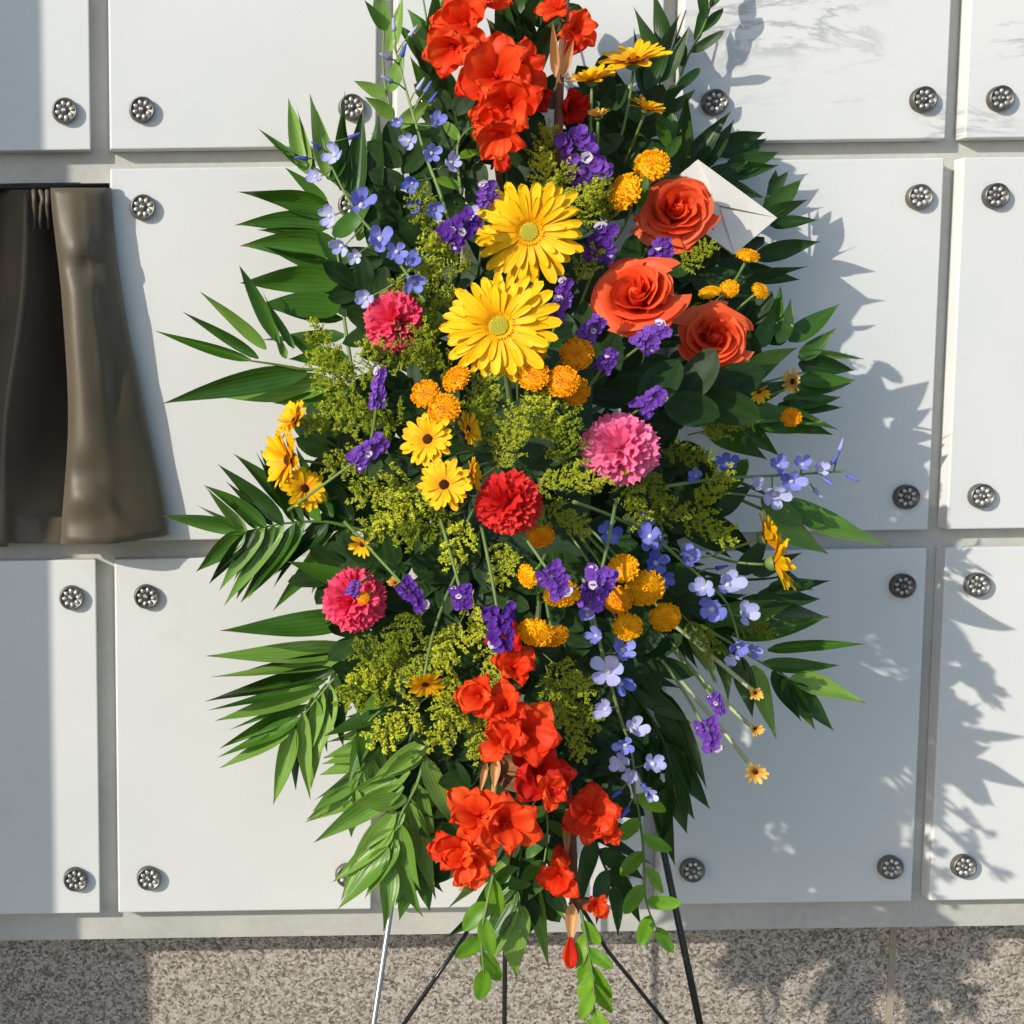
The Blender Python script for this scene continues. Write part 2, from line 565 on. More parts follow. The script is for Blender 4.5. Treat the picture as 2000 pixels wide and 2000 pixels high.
for row in (1, 2, 3):
    z0 = -(row - 2) * (H + GH) - H
    for c in COLS:
        if (row, c) == (2, 0):
            continue
        x0 = (c - 1) * (W + GW)
        veined = row == 1 and c in (3, 4)
        MW = Matrix.Translation((x0, 0, z0))
        s = part("niche_front", slab_me['marble_veined' if veined else 'marble'], wall, MW, None,
                 "marble niche front with grey veins" if veined else None)
        zb = {1: .0426, 2: .0388, 3: .0432}[row]
        zt = {1: .043, 2: .0438, 3: .0435}[row]
        for bx in (.0360, W - .0290):
            for bz in (zb, H - zt):
                part("rosette_bolt", ROS, s, MW @ Matrix.Translation((bx, 0, bz)) @ Matrix.Rotation(rnd.random() * 6, 4, 'Y'))
# granite base
XS = [-.665, -.255, .972, 1.62]
for i in range(3):
    g = bevel_box("granite_block", (XS[i] + .003, .080, Z_GROUND), (XS[i + 1] - .003, .40, Z_LEDGE - .002), .002, M['granite'])
    part("granite_block", g, wall)
for x in XS[1:3]:
    mb = MB(); mb.box((x - .0042, .0795, Z_GROUND), (x + .0042, .35, Z_LEDGE - .003))
    part("mortar_joint", mb.build("mortar_joint", M['mortar'], False), wall)

# pilaster that closes the wall on the left; the sun comes past its front corner
PD = .41
PX = -.0703 - SA * PD
pil = thing("stone_pilaster", "plain stone pilaster standing at the left end of the niche wall", "pillar", Vector((PX - .25, -.1, Z_GROUND)))
part("shaft", bevel_box("shaft", (PX - .5, -PD, Z_GROUND), (PX, .42, 1.25), .006, M['coping']), pil)
part("cap", bevel_box("cap", (PX - .54, -PD - .04, 1.252), (PX + .04, .46, 1.36), .006, M['coping']), pil)

mb = MB(); mb.box((-400, -400, Z_GROUND - .2), (400, 400, Z_GROUND))
tag(part("ground", mb.build("ground", M['concrete'], False), None), None, None, None, "structure")

# ---------------------------------------------------------------- drape
drape = thing("memorial_drape", "brown satin drape hanging over a niche at the left edge", "drape", P(60, 367, .01))
VS = [(0.0, 367), (.3, 575), (.65, 815), (1.0, 1058)]
# per column of each curtain: u and depth at four heights
LEFT = [((-325, -325, -325, -325), (-.045, -.050, -.050, .004)),
        ((-280, -275, -275, -280), (-.010, -.010, -.010, .014)),
        ((-235, -235, -235, -235), (-.042, -.045, -.045, .004)),
        ((-190, -190, -190, -190), (-.030, -.036, -.036, .008)),
        ((-140, -140, -145, -150), (-.010, -.010, -.010, .014)),
        ((-95, -100, -105, -110), (-.040, -.045, -.045, .004)),
        ((-40, -50, -60, -70), (-.012, -.014, -.012, .012)),
        ((-8, -16, -35, -40), (-.040, -.045, -.045, .004)),
        ((30, 24, -4, -14), (-.022, -.020, -.012, .010)),
        ((52, 46, 12, 8), (-.008, -.005, .004, .014)),
        ((66, 66, 36, 28), (-.030, -.030, -.022, .004)),
        ((84, 96, 82, 62), (-.055, -.065, -.065, .004)),
        ((112, 134, 140, 122), (-.070, -.090, -.090, .003)),
        ((128, 156, 168, 150), (-.075, -.095, -.095, .003))]
RIGHT_ = [((126, 150, 160, 146), (-.060, -.080, -.080, .004)),
          ((104, 128, 142, 128), (.008, .010, .012, .010)),
          ((101, 122, 135, 121), (.020, .028, .032, .030)),
          ((112, 130, 143, 132), (.028, .042, .048, .046)),
          ((138, 150, 165, 172), (.034, .050, .056, .056)),
          ((158, 176, 192, 212), (.033, .046, .052, .053)),
          ((176, 190, 214, 244), (.031, .040, .045, .046)),
          ((198, 214, 246, 284), (.025, .029, .033, .034)),
          ((215, 236, 281, 326), (.012, .014, .017, .018)),
          ((213, 233, 278, 321), (.0015, .002, .003, .003))]
def curtain_mesh(CV, ns_, right):
    nt_ = 46
    rows = []
    for j in range(nt_ + 1):
        t = j / nt_
        def at_t(vals):
            xs = [a for a, _ in VS]
            for i in range(3):
                if t <= xs[i + 1] + 1e-9:
                    k = (t - xs[i]) / (xs[i + 1] - xs[i])
                    break
            a, b, c, d = (vals[max(i - 1, 0)], vals[i], vals[i + 1], vals[min(i + 2, 3)])
            return .5 * (2 * b + (c - a) * k + (2 * a - 5 * b + 4 * c - d) * k * k + (3 * b - a - 3 * c + d) * k ** 3)
        cols = [Vector((at_t(cu), at_t(cd), 0)) for cu, cd in CV]
        rows.append(catmull(cols, ns_))
    verts, faces, uvs = [], [], []
    g = lambda x, c, w: math.exp(-((x - c) / w) ** 2)
    for j in range(nt_ + 1):
        t = j / nt_
        for i in range(ns_ + 1):
            c = rows[j][i]
            s = i / ns_
            low = (1062 - 26 * max(0.0, (s - .55) / .45) ** 1.5) if right else 1068
            vv = 367 + (low - 367) * t
            w = 0.0
            if right:
                # pulls and wrinkles
                w += .006 * g(t, .165, .035) * g(s, .50, .16) - .008 * g(t, .225, .03) * g(s, .52, .14)
                w += .006 * g(t, .875, .035) * g(s, .40, .12) - .006 * g(t, .80, .04) * g(s, .46, .12) - .005 * g(t, .94, .03) * g(s, .45, .14)
                w -= .004 * g(t, .56, .09) * g(s, .72, .06) + .0022 * g(t, .075, .010)
                w += .004 * g(t - .5 * (s - .5), .86, .02) * g(s, .62, .12)
            nz = noise.noise(Vector((s * 5, t * 4, 3.0 + right))) * .0026 + noise.noise(Vector((s * 8, t * 6, 8.0))) * .0008
            inside = c.y < .0035
            d = (c.y + nz * 1.5 * (t < .93)) if inside else max(.0035, c.y + w + nz * (1 if c.y > .018 else .3))
            if d < DEP * .5:
                vv = min(vv, 1058 + (vv - 1058) * .3) if d > -.002 else min(vv, 1012)
            verts.append(P(c.x, vv, d))
            uvs.append((s, t))
    for j in range(nt_):
        for i in range(ns_):
            a = j * (ns_ + 1) + i
            faces.append((a, a + 1, a + ns_ + 2, a + ns_ + 1))
    return mesh("curtain", verts, faces, M['satin'], True, uvs)
for CV, ns_, right in ((LEFT, 70, 0), (RIGHT_, 56, 1)):
    o = part("curtain", curtain_mesh(CV, ns_, right), drape, None, None, "shaded left curtain of the drape" if not right else "sunlit right curtain of the drape")
    mod = o.modifiers.new("thickness", 'SOLIDIFY'); mod.thickness = .0012
mb = MB(); mb.tube([P(-330, 366, .009), P(30, 365, .009), P(214, 363, .009)], .0032, .0032, 8)
part("rod", mb.build("rod", M['rod']), drape)
mb = MB()
for k in range(3):
    u = 66 + k * 13 + rnd.uniform(-3, 3)
    mb.tube(catmull([P(u, 366 + 3 * (k % 2), .006), P(u + rnd.uniform(-2, 7), 384 + 4 * (k % 3), .012), P(u + rnd.uniform(-5, 3), 404, .010), P(u + rnd.uniform(-2, 4), 424 + 9 * (k % 2), .004), P(u + 2, 446, -.012)], 14), .0030, .0012, 8)
part("gathered_tie", mb.build("gathered_tie", M['satin']), drape)

# ---------------------------------------------------------------- leaf and petal meshes
def wmax(f):
    return max(f(i / 50) for i in range(51))

def leaf_mesh(name, prof, mat, n=10, fold=.10, droop=.0, bend=0.0, ripple=0.0, na=4, twist=0.0):
    k = wmax(prof)
    ph = rnd.random() * 6
    mb = MB()
    def f(s, t):
        w = prof(s) / k
        y = t * w * .5 + bend * s * s
        z = -droop * s * s - fold * (1 - abs(t)) * w * .35 + ripple * math.sin(s * 9 + ph + t * 1.3) * abs(t) * w + twist * s * t * w
        return (s, y * (1 - .25 * abs(twist * s) * 4), z)
    mb.grid(n, na, f)
    return mb.build(name, mat)
lance = lambda s: (max(s, 0.0) + .010) ** .62 * max(0.0, 1 - s) ** 1.25
ovate = lambda s: (s + .01) ** .55 * max(0.0, 1 - s) ** .62
PALM = {}
for key in ('palm', 'palm_light', 'palm_dark'):
    PALM[key] = [leaf_mesh("leaflet", lance, M[key], 11, .10 + .06 * (i % 4), (-.10, .0, .08, .16, .05, -.04, .12, -.07, .03, .20)[i], (.35, -.3, .12, -.12, .5, -.5, .7, -.65, .05, .3)[i], (.008, .03, .015)[i % 3], 4, (0, .10, -.10, .05, -.16, .16, .0, -.06, .2, -.2)[i]) for i in range(10)]
OVAL = {}
for key in ('lime', 'salal', 'palm', 'palm_dark'):
    OVAL[key] = [leaf_mesh("leaf", ovate, M[key], 8, .12, (.05, .16, -.06)[i], (.1, -.15, .25)[i], .03) for i in range(3)]

def leafM(b, t, w, nrm, zscale=None):
    x = t - b
    return frame(b, x, nrm, x.length, w, x.length)

def core_dir():
    return P(1010, 890, .16)

# ---------------------------------------------------------------- palm fronds
def frond(label, rach, leaves=(), autos=(), dd=0.0, tip_dd=0.0, tone='palm', r=.0022, spread=.012, light=.12, feathery=False, group="palm fronds fanned out behind the flowers"):
    pts = []
    for i, q in enumerate(rach):
        d = dplane(q[0], q[1]) + dd + tip_dd * i / (len(rach) - 1)
        pts.append(Vector((q[0], q[1], d)))
    cur = catmull(pts, 28)
    w3 = [P(q.x, q.y, max(.012, q.z)) for q in cur]
    root = thing("palm_frond", label, "palm frond", w3[0], group)
    mb = MB(); mb.tube(w3, r, r * .35, 6)
    part("stalk", mb.build("stalk", M['stem' if tone != 'palm_dark' else 'palm_dark']), root)
    def one(bu, bv, bd, tu, tv, w, k=1.0):
        b = P(bu, bv, max(.012, bd))
        td = max(.010, bd + rnd.uniform(-.5, 1.0) * spread)
        t = P(tu, tv, td)
        nrm = face(b, rnd.uniform(-.45, .45), rnd.uniform(-.25, .5))
        key = tone
        q = rnd.random()
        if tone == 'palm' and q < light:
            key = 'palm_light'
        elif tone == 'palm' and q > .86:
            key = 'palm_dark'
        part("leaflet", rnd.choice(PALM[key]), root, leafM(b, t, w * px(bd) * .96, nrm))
    for (bu, bv, tu, tv, w) in leaves:
        j = min(range(len(cur)), key=lambda i: (cur[i].x - bu) ** 2 + (cur[i].y - bv) ** 2)
        one(bu, bv, cur[j].z + .002, tu, tv, w)
    if feathery:
        for q0, q1 in zip(leaves[:-1], leaves[1:]):
            if math.hypot(q0[2] - q1[2], q0[3] - q1[3]) < 95 and math.hypot(q0[0] - q1[0], q0[1] - q1[1]) < 75:
                f = rnd.uniform(.35, .65)
                bu, bv, tu, tv = [q0[k] + (q1[k] - q0[k]) * f for k in range(4)]
                j = min(range(len(cur)), key=lambda i: (cur[i].x - bu) ** 2 + (cur[i].y - bv) ** 2)
                e = rnd.uniform(.80, .94)
                one(bu, bv, cur[j].z - .004, bu + (tu - bu) * e, bv + (tv - bv) * e, min(q0[4], q1[4]) * .55)
    for (s0, s1, n, side, ln, ang, w) in autos:
        for i in range(n):
            s = s0 + (s1 - s0) * (i + .25 * rnd.random()) / max(1, n - 1)
            x = min(.999, s) * (len(cur) - 1)
            j = int(x)
            q = cur[j].lerp(cur[j + 1], x - j)
            tg = Vector((cur[j + 1].x - cur[j].x, cur[j + 1].y - cur[j].y)).normalized()
            nn = Vector((-tg.y, tg.x)) * side
            a = math.radians(ang * (1 - .35 * s) + rnd.uniform(-6, 6))
            dr = tg * math.cos(a) + nn * math.sin(a)
            L = ln * (1 - .30 * s) * rnd.uniform(.88, 1.1)
            one(q.x, q.y, q.z + .001, q.x + dr.x * L, q.y + dr.y * L, w * rnd.uniform(.85, 1.1))
    return root

frond("palm frond standing upright left of the blue delphinium, leaflets pointing up", [(800, 520), (720, 420), (640, 345), (560, 300)],
      [(600, 338, 557, 190, 40), (640, 345, 606, 180, 34), (668, 372, 656, 176, 40), (690, 400, 700, 205, 44), (722, 420, 742, 208, 48), (750, 470, 790, 330, 46), (775, 500, 800, 380, 46),
       (575, 305, 500, 255, 14), (600, 325, 545, 290, 22), (760, 480, 700, 330, 40), (700, 470, 740, 330, 36), (640, 350, 690, 290, 34)], dd=.015, light=.35, feathery=True)
frond("palm frond at the left with broad leaflets, above the hot pink carnation", [(690, 740), (672, 620), (660, 500), (640, 395)],
      [(640, 405, 470, 358, 44), (648, 440, 466, 405, 46), (655, 490, 482, 442, 62), (665, 550, 472, 527, 60), (668, 600, 500, 582, 58), (672, 655, 484, 662, 44), (690, 520, 600, 470, 50), (680, 700, 560, 690, 40),
       (668, 540, 760, 480, 40), (672, 600, 770, 560, 44), (650, 460, 740, 400, 40), (640, 400, 560, 320, 24)], dd=.02, light=.05, feathery=True)
frond("palm frond reaching farthest left, beside the brown drape", [(690, 720), (600, 722), (540, 712), (485, 704)],
      [(520, 682, 398, 561, 26), (505, 700, 363, 604, 22), (490, 704, 302, 652, 22), (600, 728, 311, 768, 52), (650, 745, 408, 785, 58), (546, 672, 466, 518, 24), (575, 680, 500, 570, 26), (560, 700, 530, 640, 20),
       (690, 760, 540, 812, 40), (660, 720, 560, 640, 36)], dd=.03, light=.2)
frond("palm frond low on the left with upward curling leaflets, above the lower pink carnation", [(720, 1040), (640, 1020), (560, 1022), (480, 1038)],
      [(592, 1018, 481, 868, 40), (574, 1020, 500, 880, 22), (625, 1018, 520, 870, 34), (500, 1034, 400, 1130, 26), (536, 1028, 450, 1165, 28), (575, 1024, 490, 1175, 30), (554, 1024, 436, 896, 36), (520, 1030, 415, 931, 32), (482, 1038, 391, 958, 30), (482, 1040, 319, 994, 30), (478, 1040, 380, 1114, 44), (515, 1032, 421, 1147, 34),
       (554, 1026, 432, 1178, 36), (595, 1020, 470, 1178, 34), (640, 1020, 540, 1130, 36), (680, 1030, 590, 1150, 38), (650, 1010, 560, 880, 34), (690, 1020, 610, 900, 36), (660, 1060, 520, 1180, 40)], dd=.03, light=.3, feathery=True)
frond("single broad palm frond with a few wide blades left of the lower pink carnation", [(790, 1160), (740, 1190), (690, 1215)],
      [(700, 1205, 430, 1246, 56), (720, 1150, 560, 1095, 44), (735, 1180, 600, 1130, 40), (760, 1170, 640, 1240, 40)], dd=.05, light=.2)
frond("palm frond arching down at lower left with long dark blades and pale drooping ones", [(760, 1190), (715, 1250), (640, 1340), (566, 1428)],
      [(692, 1265, 401, 1293, 46), (670, 1290, 410, 1330, 30), (635, 1330, 405, 1395, 28), (700, 1265, 660, 1400, 36), (680, 1285, 650, 1440, 36), (655, 1318, 655, 1460, 36), (628, 1350, 600, 1500, 32), (655, 1308, 398, 1363, 44), (624, 1344, 422, 1418, 40), (603, 1376, 424, 1456, 24), (585, 1402, 426, 1488, 34), (568, 1424, 431, 1508, 30), (572, 1418, 542, 1581, 40),
       (592, 1392, 591, 1568, 34), (612, 1362, 619, 1548, 44), (640, 1335, 640, 1480, 46), (665, 1300, 672, 1430, 50), (690, 1270, 700, 1400, 44), (720, 1240, 735, 1340, 44)], dd=.03, light=.42, feathery=True)
frond("short palm frond under the lower left goldenrod, dark pointed blades", [(860, 1290), (800, 1340), (740, 1390), (690, 1440)],
      [(770, 1370, 640, 1455, 46), (740, 1395, 655, 1510, 44), (760, 1380, 720, 1500, 40), (720, 1410, 690, 1500, 38), (800, 1340, 780, 1480, 44), (790, 1350, 690, 1380, 40)], dd=.05)
frond("pale palm frond at lower left between the long dark blades and the drooping frond", [(850, 1330), (790, 1400), (730, 1470), (690, 1540)],
      [], [(.15, .98, 10, 1, 150, 42, 38), (.15, .98, 10, -1, 140, 42, 38)], dd=.035, tone='palm_light')
frond("mid green palm frond half hidden behind the drooping bright one", [(890, 1400), (850, 1500), (825, 1600), (815, 1690)],
      [], [(.15, .98, 10, 1, 150, 40, 40), (.15, .98, 9, -1, 120, 40, 38)], dd=.02)
frond("bright green palm frond drooping over the easel leg at bottom left", [(840, 1440), (815, 1530), (780, 1600), (757, 1690)],
      [(800, 1505, 598, 1612, 44), (788, 1535, 608, 1638, 46), (772, 1585, 638, 1742, 46), (768, 1620, 650, 1730, 38), (758, 1655, 668, 1784, 44), (760, 1680, 770, 1818, 44), (765, 1650, 806, 1806, 40), (782, 1610, 790, 1740, 42),
       (800, 1570, 851, 1766, 50), (822, 1540, 860, 1690, 50), (830, 1480, 885, 1640, 46), (835, 1450, 720, 1530, 44), (825, 1470, 740, 1520, 40), (790, 1590, 700, 1640, 36), (795, 1560, 690, 1580, 38), (775, 1640, 720, 1760, 38), (800, 1560, 825, 1720, 40), (812, 1530, 838, 1660, 38)], dd=.05, tone='palm_light')
frond("palm frond hanging straight down under the red gladiolus at the bottom", [(1030, 1560), (1020, 1640), (1010, 1720), (1000, 1790)],
      [(1015, 1650, 868, 1772, 40), (1012, 1690, 905, 1800, 44), (1010, 1720, 880, 1850, 36), (1005, 1760, 985, 1915, 60), (1018, 1690, 1092, 1880, 44), (1022, 1650, 1090, 1800, 40), (1005, 1770, 1050, 1830, 40), (1008, 1740, 930, 1860, 40), (1010, 1740, 960, 1880, 34)], dd=.03, light=.3)
frond("palm frond at the bottom right of centre behind the last red buds", [(1120, 1500), (1150, 1600), (1180, 1690), (1220, 1760)],
      [(1160, 1640, 1110, 1800, 44), (1185, 1700, 1150, 1800, 36), (1200, 1730, 1215, 1830, 34), (1190, 1700, 1270, 1790, 40), (1170, 1660, 1260, 1720, 40), (1150, 1600, 1250, 1640, 44), (1140, 1580, 1060, 1700, 42), (1150, 1620, 1300, 1700, 38)], dd=.03, tone='palm_dark')
frond("dark palm frond pointing to the lower right below the trailing delphinium", [(1180, 1290), (1250, 1370), (1300, 1460), (1320, 1560)],
      [(1290, 1350, 1394, 1530, 42), (1280, 1380, 1371, 1490, 40), (1290, 1420, 1363, 1553, 44), (1300, 1450, 1383, 1590, 46), (1305, 1500, 1356, 1607, 40), (1310, 1520, 1328, 1625, 48), (1300, 1540, 1290, 1660, 40),
       (1270, 1440, 1260, 1580, 44), (1250, 1400, 1230, 1540, 44), (1285, 1520, 1300, 1700, 44), (1240, 1340, 1340, 1420, 44), (1230, 1330, 1330, 1380, 44)], dd=.02, tone='palm_dark')
frond("palm frond at the right with bright tip blades below the tall side daisy", [(1300, 1190), (1400, 1240), (1480, 1290), (1550, 1330)],
      [(1430, 1240, 1638, 1225, 40), (1500, 1270, 1684, 1242, 26), (1490, 1295, 1655, 1314, 34), (1545, 1325, 1690, 1348, 48), (1550, 1335, 1631, 1434, 44), (1530, 1325, 1598, 1433, 36), (1510, 1310, 1567, 1413, 44),
       (1470, 1300, 1517, 1448, 46), (1440, 1280, 1480, 1400, 40), (1400, 1250, 1440, 1370, 40), (1420, 1220, 1560, 1190, 44), (1380, 1220, 1500, 1150, 44), (1350, 1220, 1400, 1340, 44)], dd=.02, light=.32)
frond("dark palm frond behind the tall side daisy at the right edge", [(1340, 1110), (1430, 1130), (1500, 1130), (1545, 1120)],
      [(1500, 1150, 1628, 1133, 40), (1480, 1160, 1600, 1190, 50), (1450, 1170, 1640, 1225, 46), (1470, 1120, 1570, 1080, 40), (1440, 1120, 1520, 1060, 40), (1520, 1120, 1585, 1165, 40)], dd=.02, tone='palm_dark')
frond("dense palm frond at the right below the third coral rose", [(1330, 800), (1420, 770), (1500, 745), (1580, 725)],
      [(1540, 665, 1646, 594, 44), (1560, 690, 1690, 692, 22), (1560, 710, 1679, 722, 44), (1560, 740, 1676, 747, 34), (1550, 760, 1668, 760, 32), (1530, 780, 1654, 792, 38), (1520, 790, 1650, 808, 30), (1500, 800, 1638, 822, 32),
       (1480, 810, 1630, 840, 40), (1450, 810, 1590, 860, 44), (1520, 670, 1566, 588, 30), (1500, 660, 1540, 560, 36), (1480, 680, 1520, 590, 40), (1560, 700, 1640, 650, 34), (1430, 790, 1560, 830, 46), (1460, 720, 1560, 680, 44),
       (1400, 790, 1560, 760, 50), (1400, 800, 1530, 880, 50), (1420, 760, 1520, 700, 46), (1380, 830, 1500, 900, 50)], dd=.018, light=.25)
frond("dark palm frond at the upper right behind the white envelope", [(1360, 560), (1430, 500), (1480, 430), (1510, 340)],
      [(1490, 415, 1582, 357, 42), (1505, 440, 1593, 415, 30), (1475, 505, 1594, 459, 40), (1450, 545, 1582, 522, 36), (1510, 370, 1517, 330, 26), (1480, 430, 1580, 390, 34), (1440, 520, 1560, 570, 40), (1430, 560, 1530, 590, 40), (1500, 380, 1545, 335, 26)], dd=.006, tone='palm_dark', spread=.006)
frond("wide dark palm frond at the upper right above the envelope", [(1240, 430), (1320, 360), (1400, 310), (1470, 270)],
      [(1400, 300, 1490, 246, 50), (1380, 310, 1405, 250, 26), (1440, 300, 1500, 285, 36), (1420, 320, 1530, 320, 44), (1400, 330, 1518, 352, 40), (1380, 350, 1500, 390, 40), (1360, 330, 1450, 240, 46), (1340, 340, 1400, 210, 44),
       (1320, 360, 1360, 180, 40), (1370, 350, 1470, 340, 44)], dd=.008, tone='palm_dark', spread=.006)
frond("dark palm frond standing behind the large top daisy", [(1180, 420), (1230, 300), (1290, 160), (1340, 20)],
      [(1264, 180, 1310, 26, 40), (1290, 160, 1356, 60, 30), (1250, 240, 1330, 150, 44), (1230, 280, 1340, 200, 44), (1220, 320, 1330, 260, 46), (1300, 110, 1290, -20, 30), (1270, 190, 1220, 60, 40), (1240, 260, 1180, 120, 46), (1220, 300, 1150, 200, 46), (1290, 130, 1240, 10, 36), (1300, 220, 1370, 170, 30)], dd=.008, tone='palm_dark', spread=.008)
frond("dark palm frond at top centre between the two red gladiolus spikes", [(1020, 330), (1010, 200), (1000, 80), (990, -60)],
      [(1010, 200, 930, 60, 50), (1010, 180, 1080, 40, 50), (1005, 120, 950, -30, 46), (1003, 100, 1060, -40, 46), (1012, 230, 1100, 120, 50), (1012, 230, 900, 130, 50), (1000, 60, 1000, -60, 46), (1008, 150, 980, 20, 50), (1008, 150, 1030, 10, 50)], dd=.02, tone='palm_dark')
frond("palm frond at the top left with broad dark blades beside the scarlet florets", [(930, 380), (890, 240), (850, 120), (820, -40)],
      [(867, 150, 780, 34, 40), (850, 110, 816, 4, 40), (890, 240, 780, 130, 44), (880, 200, 790, 90, 40), (900, 280, 770, 220, 44), (905, 300, 780, 270, 40), (840, 80, 880, -30, 40), (860, 130, 900, 20, 40), (895, 250, 920, 110, 46), (850, 100, 840, -40, 36)], dd=.02, light=.1)
frond("small palm frond at the upper left corner of the spray with thin blades", [(830, 360), (780, 260), (750, 150), (752, 20)],
      [(752, 190, 698, 148, 26), (752, 60, 735, -40, 40), (760, 100, 790, -10, 30), (770, 230, 720, 180, 26), (775, 250, 850, 180, 30), (760, 180, 800, 90, 30), (790, 280, 730, 250, 30), (755, 60, 712, 0, 20)], dd=.02, light=.4)
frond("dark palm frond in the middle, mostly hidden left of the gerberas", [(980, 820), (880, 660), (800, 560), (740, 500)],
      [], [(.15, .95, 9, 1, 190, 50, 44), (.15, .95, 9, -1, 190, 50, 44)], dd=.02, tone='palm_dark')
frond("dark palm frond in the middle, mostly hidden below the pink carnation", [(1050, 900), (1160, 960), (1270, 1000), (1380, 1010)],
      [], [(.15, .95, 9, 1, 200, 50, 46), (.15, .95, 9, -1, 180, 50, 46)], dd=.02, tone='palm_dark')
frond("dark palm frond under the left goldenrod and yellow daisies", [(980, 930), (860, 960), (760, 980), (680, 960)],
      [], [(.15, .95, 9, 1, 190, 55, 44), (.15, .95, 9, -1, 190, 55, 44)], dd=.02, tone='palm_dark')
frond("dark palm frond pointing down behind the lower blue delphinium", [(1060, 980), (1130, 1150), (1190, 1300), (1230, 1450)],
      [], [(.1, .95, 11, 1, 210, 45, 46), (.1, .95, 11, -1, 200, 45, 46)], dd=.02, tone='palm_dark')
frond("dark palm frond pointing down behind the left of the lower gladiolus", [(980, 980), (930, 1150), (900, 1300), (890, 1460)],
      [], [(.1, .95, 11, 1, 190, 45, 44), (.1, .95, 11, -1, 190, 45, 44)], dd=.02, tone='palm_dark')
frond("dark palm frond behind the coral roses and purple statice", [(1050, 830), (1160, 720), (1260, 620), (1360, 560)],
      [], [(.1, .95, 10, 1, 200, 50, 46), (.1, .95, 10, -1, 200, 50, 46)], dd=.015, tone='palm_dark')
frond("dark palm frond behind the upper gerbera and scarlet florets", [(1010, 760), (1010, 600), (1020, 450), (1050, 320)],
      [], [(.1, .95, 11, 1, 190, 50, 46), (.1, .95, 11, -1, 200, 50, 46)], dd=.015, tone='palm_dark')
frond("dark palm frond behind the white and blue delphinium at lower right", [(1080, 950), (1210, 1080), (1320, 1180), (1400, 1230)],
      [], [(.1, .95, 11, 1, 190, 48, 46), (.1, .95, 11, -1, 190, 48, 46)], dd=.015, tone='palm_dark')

# ---------------------------------------------------------------- leaf sprigs
def sprig(label, path, n, ln, w, key, dd=0.0, name="leaf_sprig", cat="leaf sprig", group=None, k=.4, spread=55, lit=None):
    pts = [Vector((q[0], q[1], D(q[0], q[1], k, dd))) for q in path]
    cur = catmull(pts, 20)
    w3 = [P(q.x, q.y, q.z) for q in cur]
    root = thing(name, label, cat, w3[0], group)
    mb = MB(); mb.tube(w3, .0016, .0007, 5)
    part("stem", mb.build("stem", M['stem'] if key != 'salal' else M['palm_dark']), root)
    for i in range(n):
        x = (.15 + .85 * i / max(1, n - 1)) * 19.99
        j = int(x)
        tg = Vector((cur[j + 1].x - cur[j].x, cur[j + 1].y - cur[j].y)).normalized()
        side = 1 if i % 2 else -1
        a = math.radians(spread * side * (0 if i == n - 1 else 1) + rnd.uniform(-12, 12))
        dr = Vector((tg.x * math.cos(a) - tg.y * math.sin(a), tg.x * math.sin(a) + tg.y * math.cos(a)))
        L = ln * rnd.uniform(.85, 1.15)
        q = cur[j]
        b = P(q.x, q.y, q.z)
        t = P(q.x + dr.x * L, q.y + dr.y * L, q.z + rnd.uniform(-.01, .016))
        part("leaf", rnd.choice(OVAL[key]), root, leafM(b, t, w * px(q.z), face(b, rnd.uniform(-.5, .4), rnd.uniform(-.3, .5))))
    return root

sprig("lime green leaf sprig trailing at lower right beside the scarlet floret", [(1235, 1530), (1250, 1600), (1258, 1680), (1262, 1760), (1285, 1820)], 9, 62, 30, 'lime', .03)
sprig("pair of lime green leaves hanging at bottom left above the granite", [(965, 1700), (950, 1770), (940, 1830), (945, 1900)], 6, 74, 36, 'lime', .06, spread=28)
sprig("green leaf sprig hanging lowest over the granite at bottom centre", [(1135, 1780), (1150, 1860), (1160, 1940), (1160, 2060)], 12, 66, 28, 'lime', .05, spread=32)
sprig("thin dark leaf sprig at the top right against the white slab", [(1290, 260), (1340, 120), (1375, 50), (1400, -30)], 10, 74, 20, 'palm_dark', .01, k=.1, spread=24)
sprig("grey green leaf sprig under the scarlet gladiolus at the bottom", [(1060, 1540), (1070, 1620), (1060, 1700)], 7, 60, 26, 'palm', .03, spread=50)
sprig("broad bright blade sprig at the right edge below the side delphinium", [(1380, 960), (1480, 970), (1540, 990)], 3, 90, 44, 'palm', .02, spread=30)
sprig("large dark lemon leaf sprig between the third rose and the pink carnation", [(1250, 800), (1320, 775), (1380, 760)], 5, 130, 70, 'salal', .055, k=.8, spread=30)
sprig("green leaf sprig beside the white envelope and the coral rose", [(1240, 420), (1290, 330), (1310, 270)], 6, 56, 24, 'palm', .05, spread=32)
sprig("pale curled leaf sprig left of the upper gladiolus", [(900, 380), (895, 280), (935, 240)], 5, 56, 20, 'lime', .04, spread=60)
# two long blades at the right edge
for lab, b, t, w in (("long bright green blade pointing down right beyond the side daisy", (1530, 980), (1742, 1090), 62), ("curved pale green blade just right of the tall side daisy", (1500, 1000), (1604, 1100), 58)):
    bd = D(b[0], b[1], 0, .03)
    b3, t3 = P(b[0], b[1], bd), P(t[0], t[1], bd + .01)
    root = thing("blade_leaf", lab, "leaf", b3, "long blades at the right")
    part("leaf", PALM['palm_light'][4], root, leafM(b3, t3, w * px(bd), face(b3, -.1, .4)))
    mb = MB(); mb.tube([b3, P(b[0] - 90, b[1] - 40, bd - .015)], .0018, .0018, 5)
    part("stem", mb.build("stem", M['stem']), root)

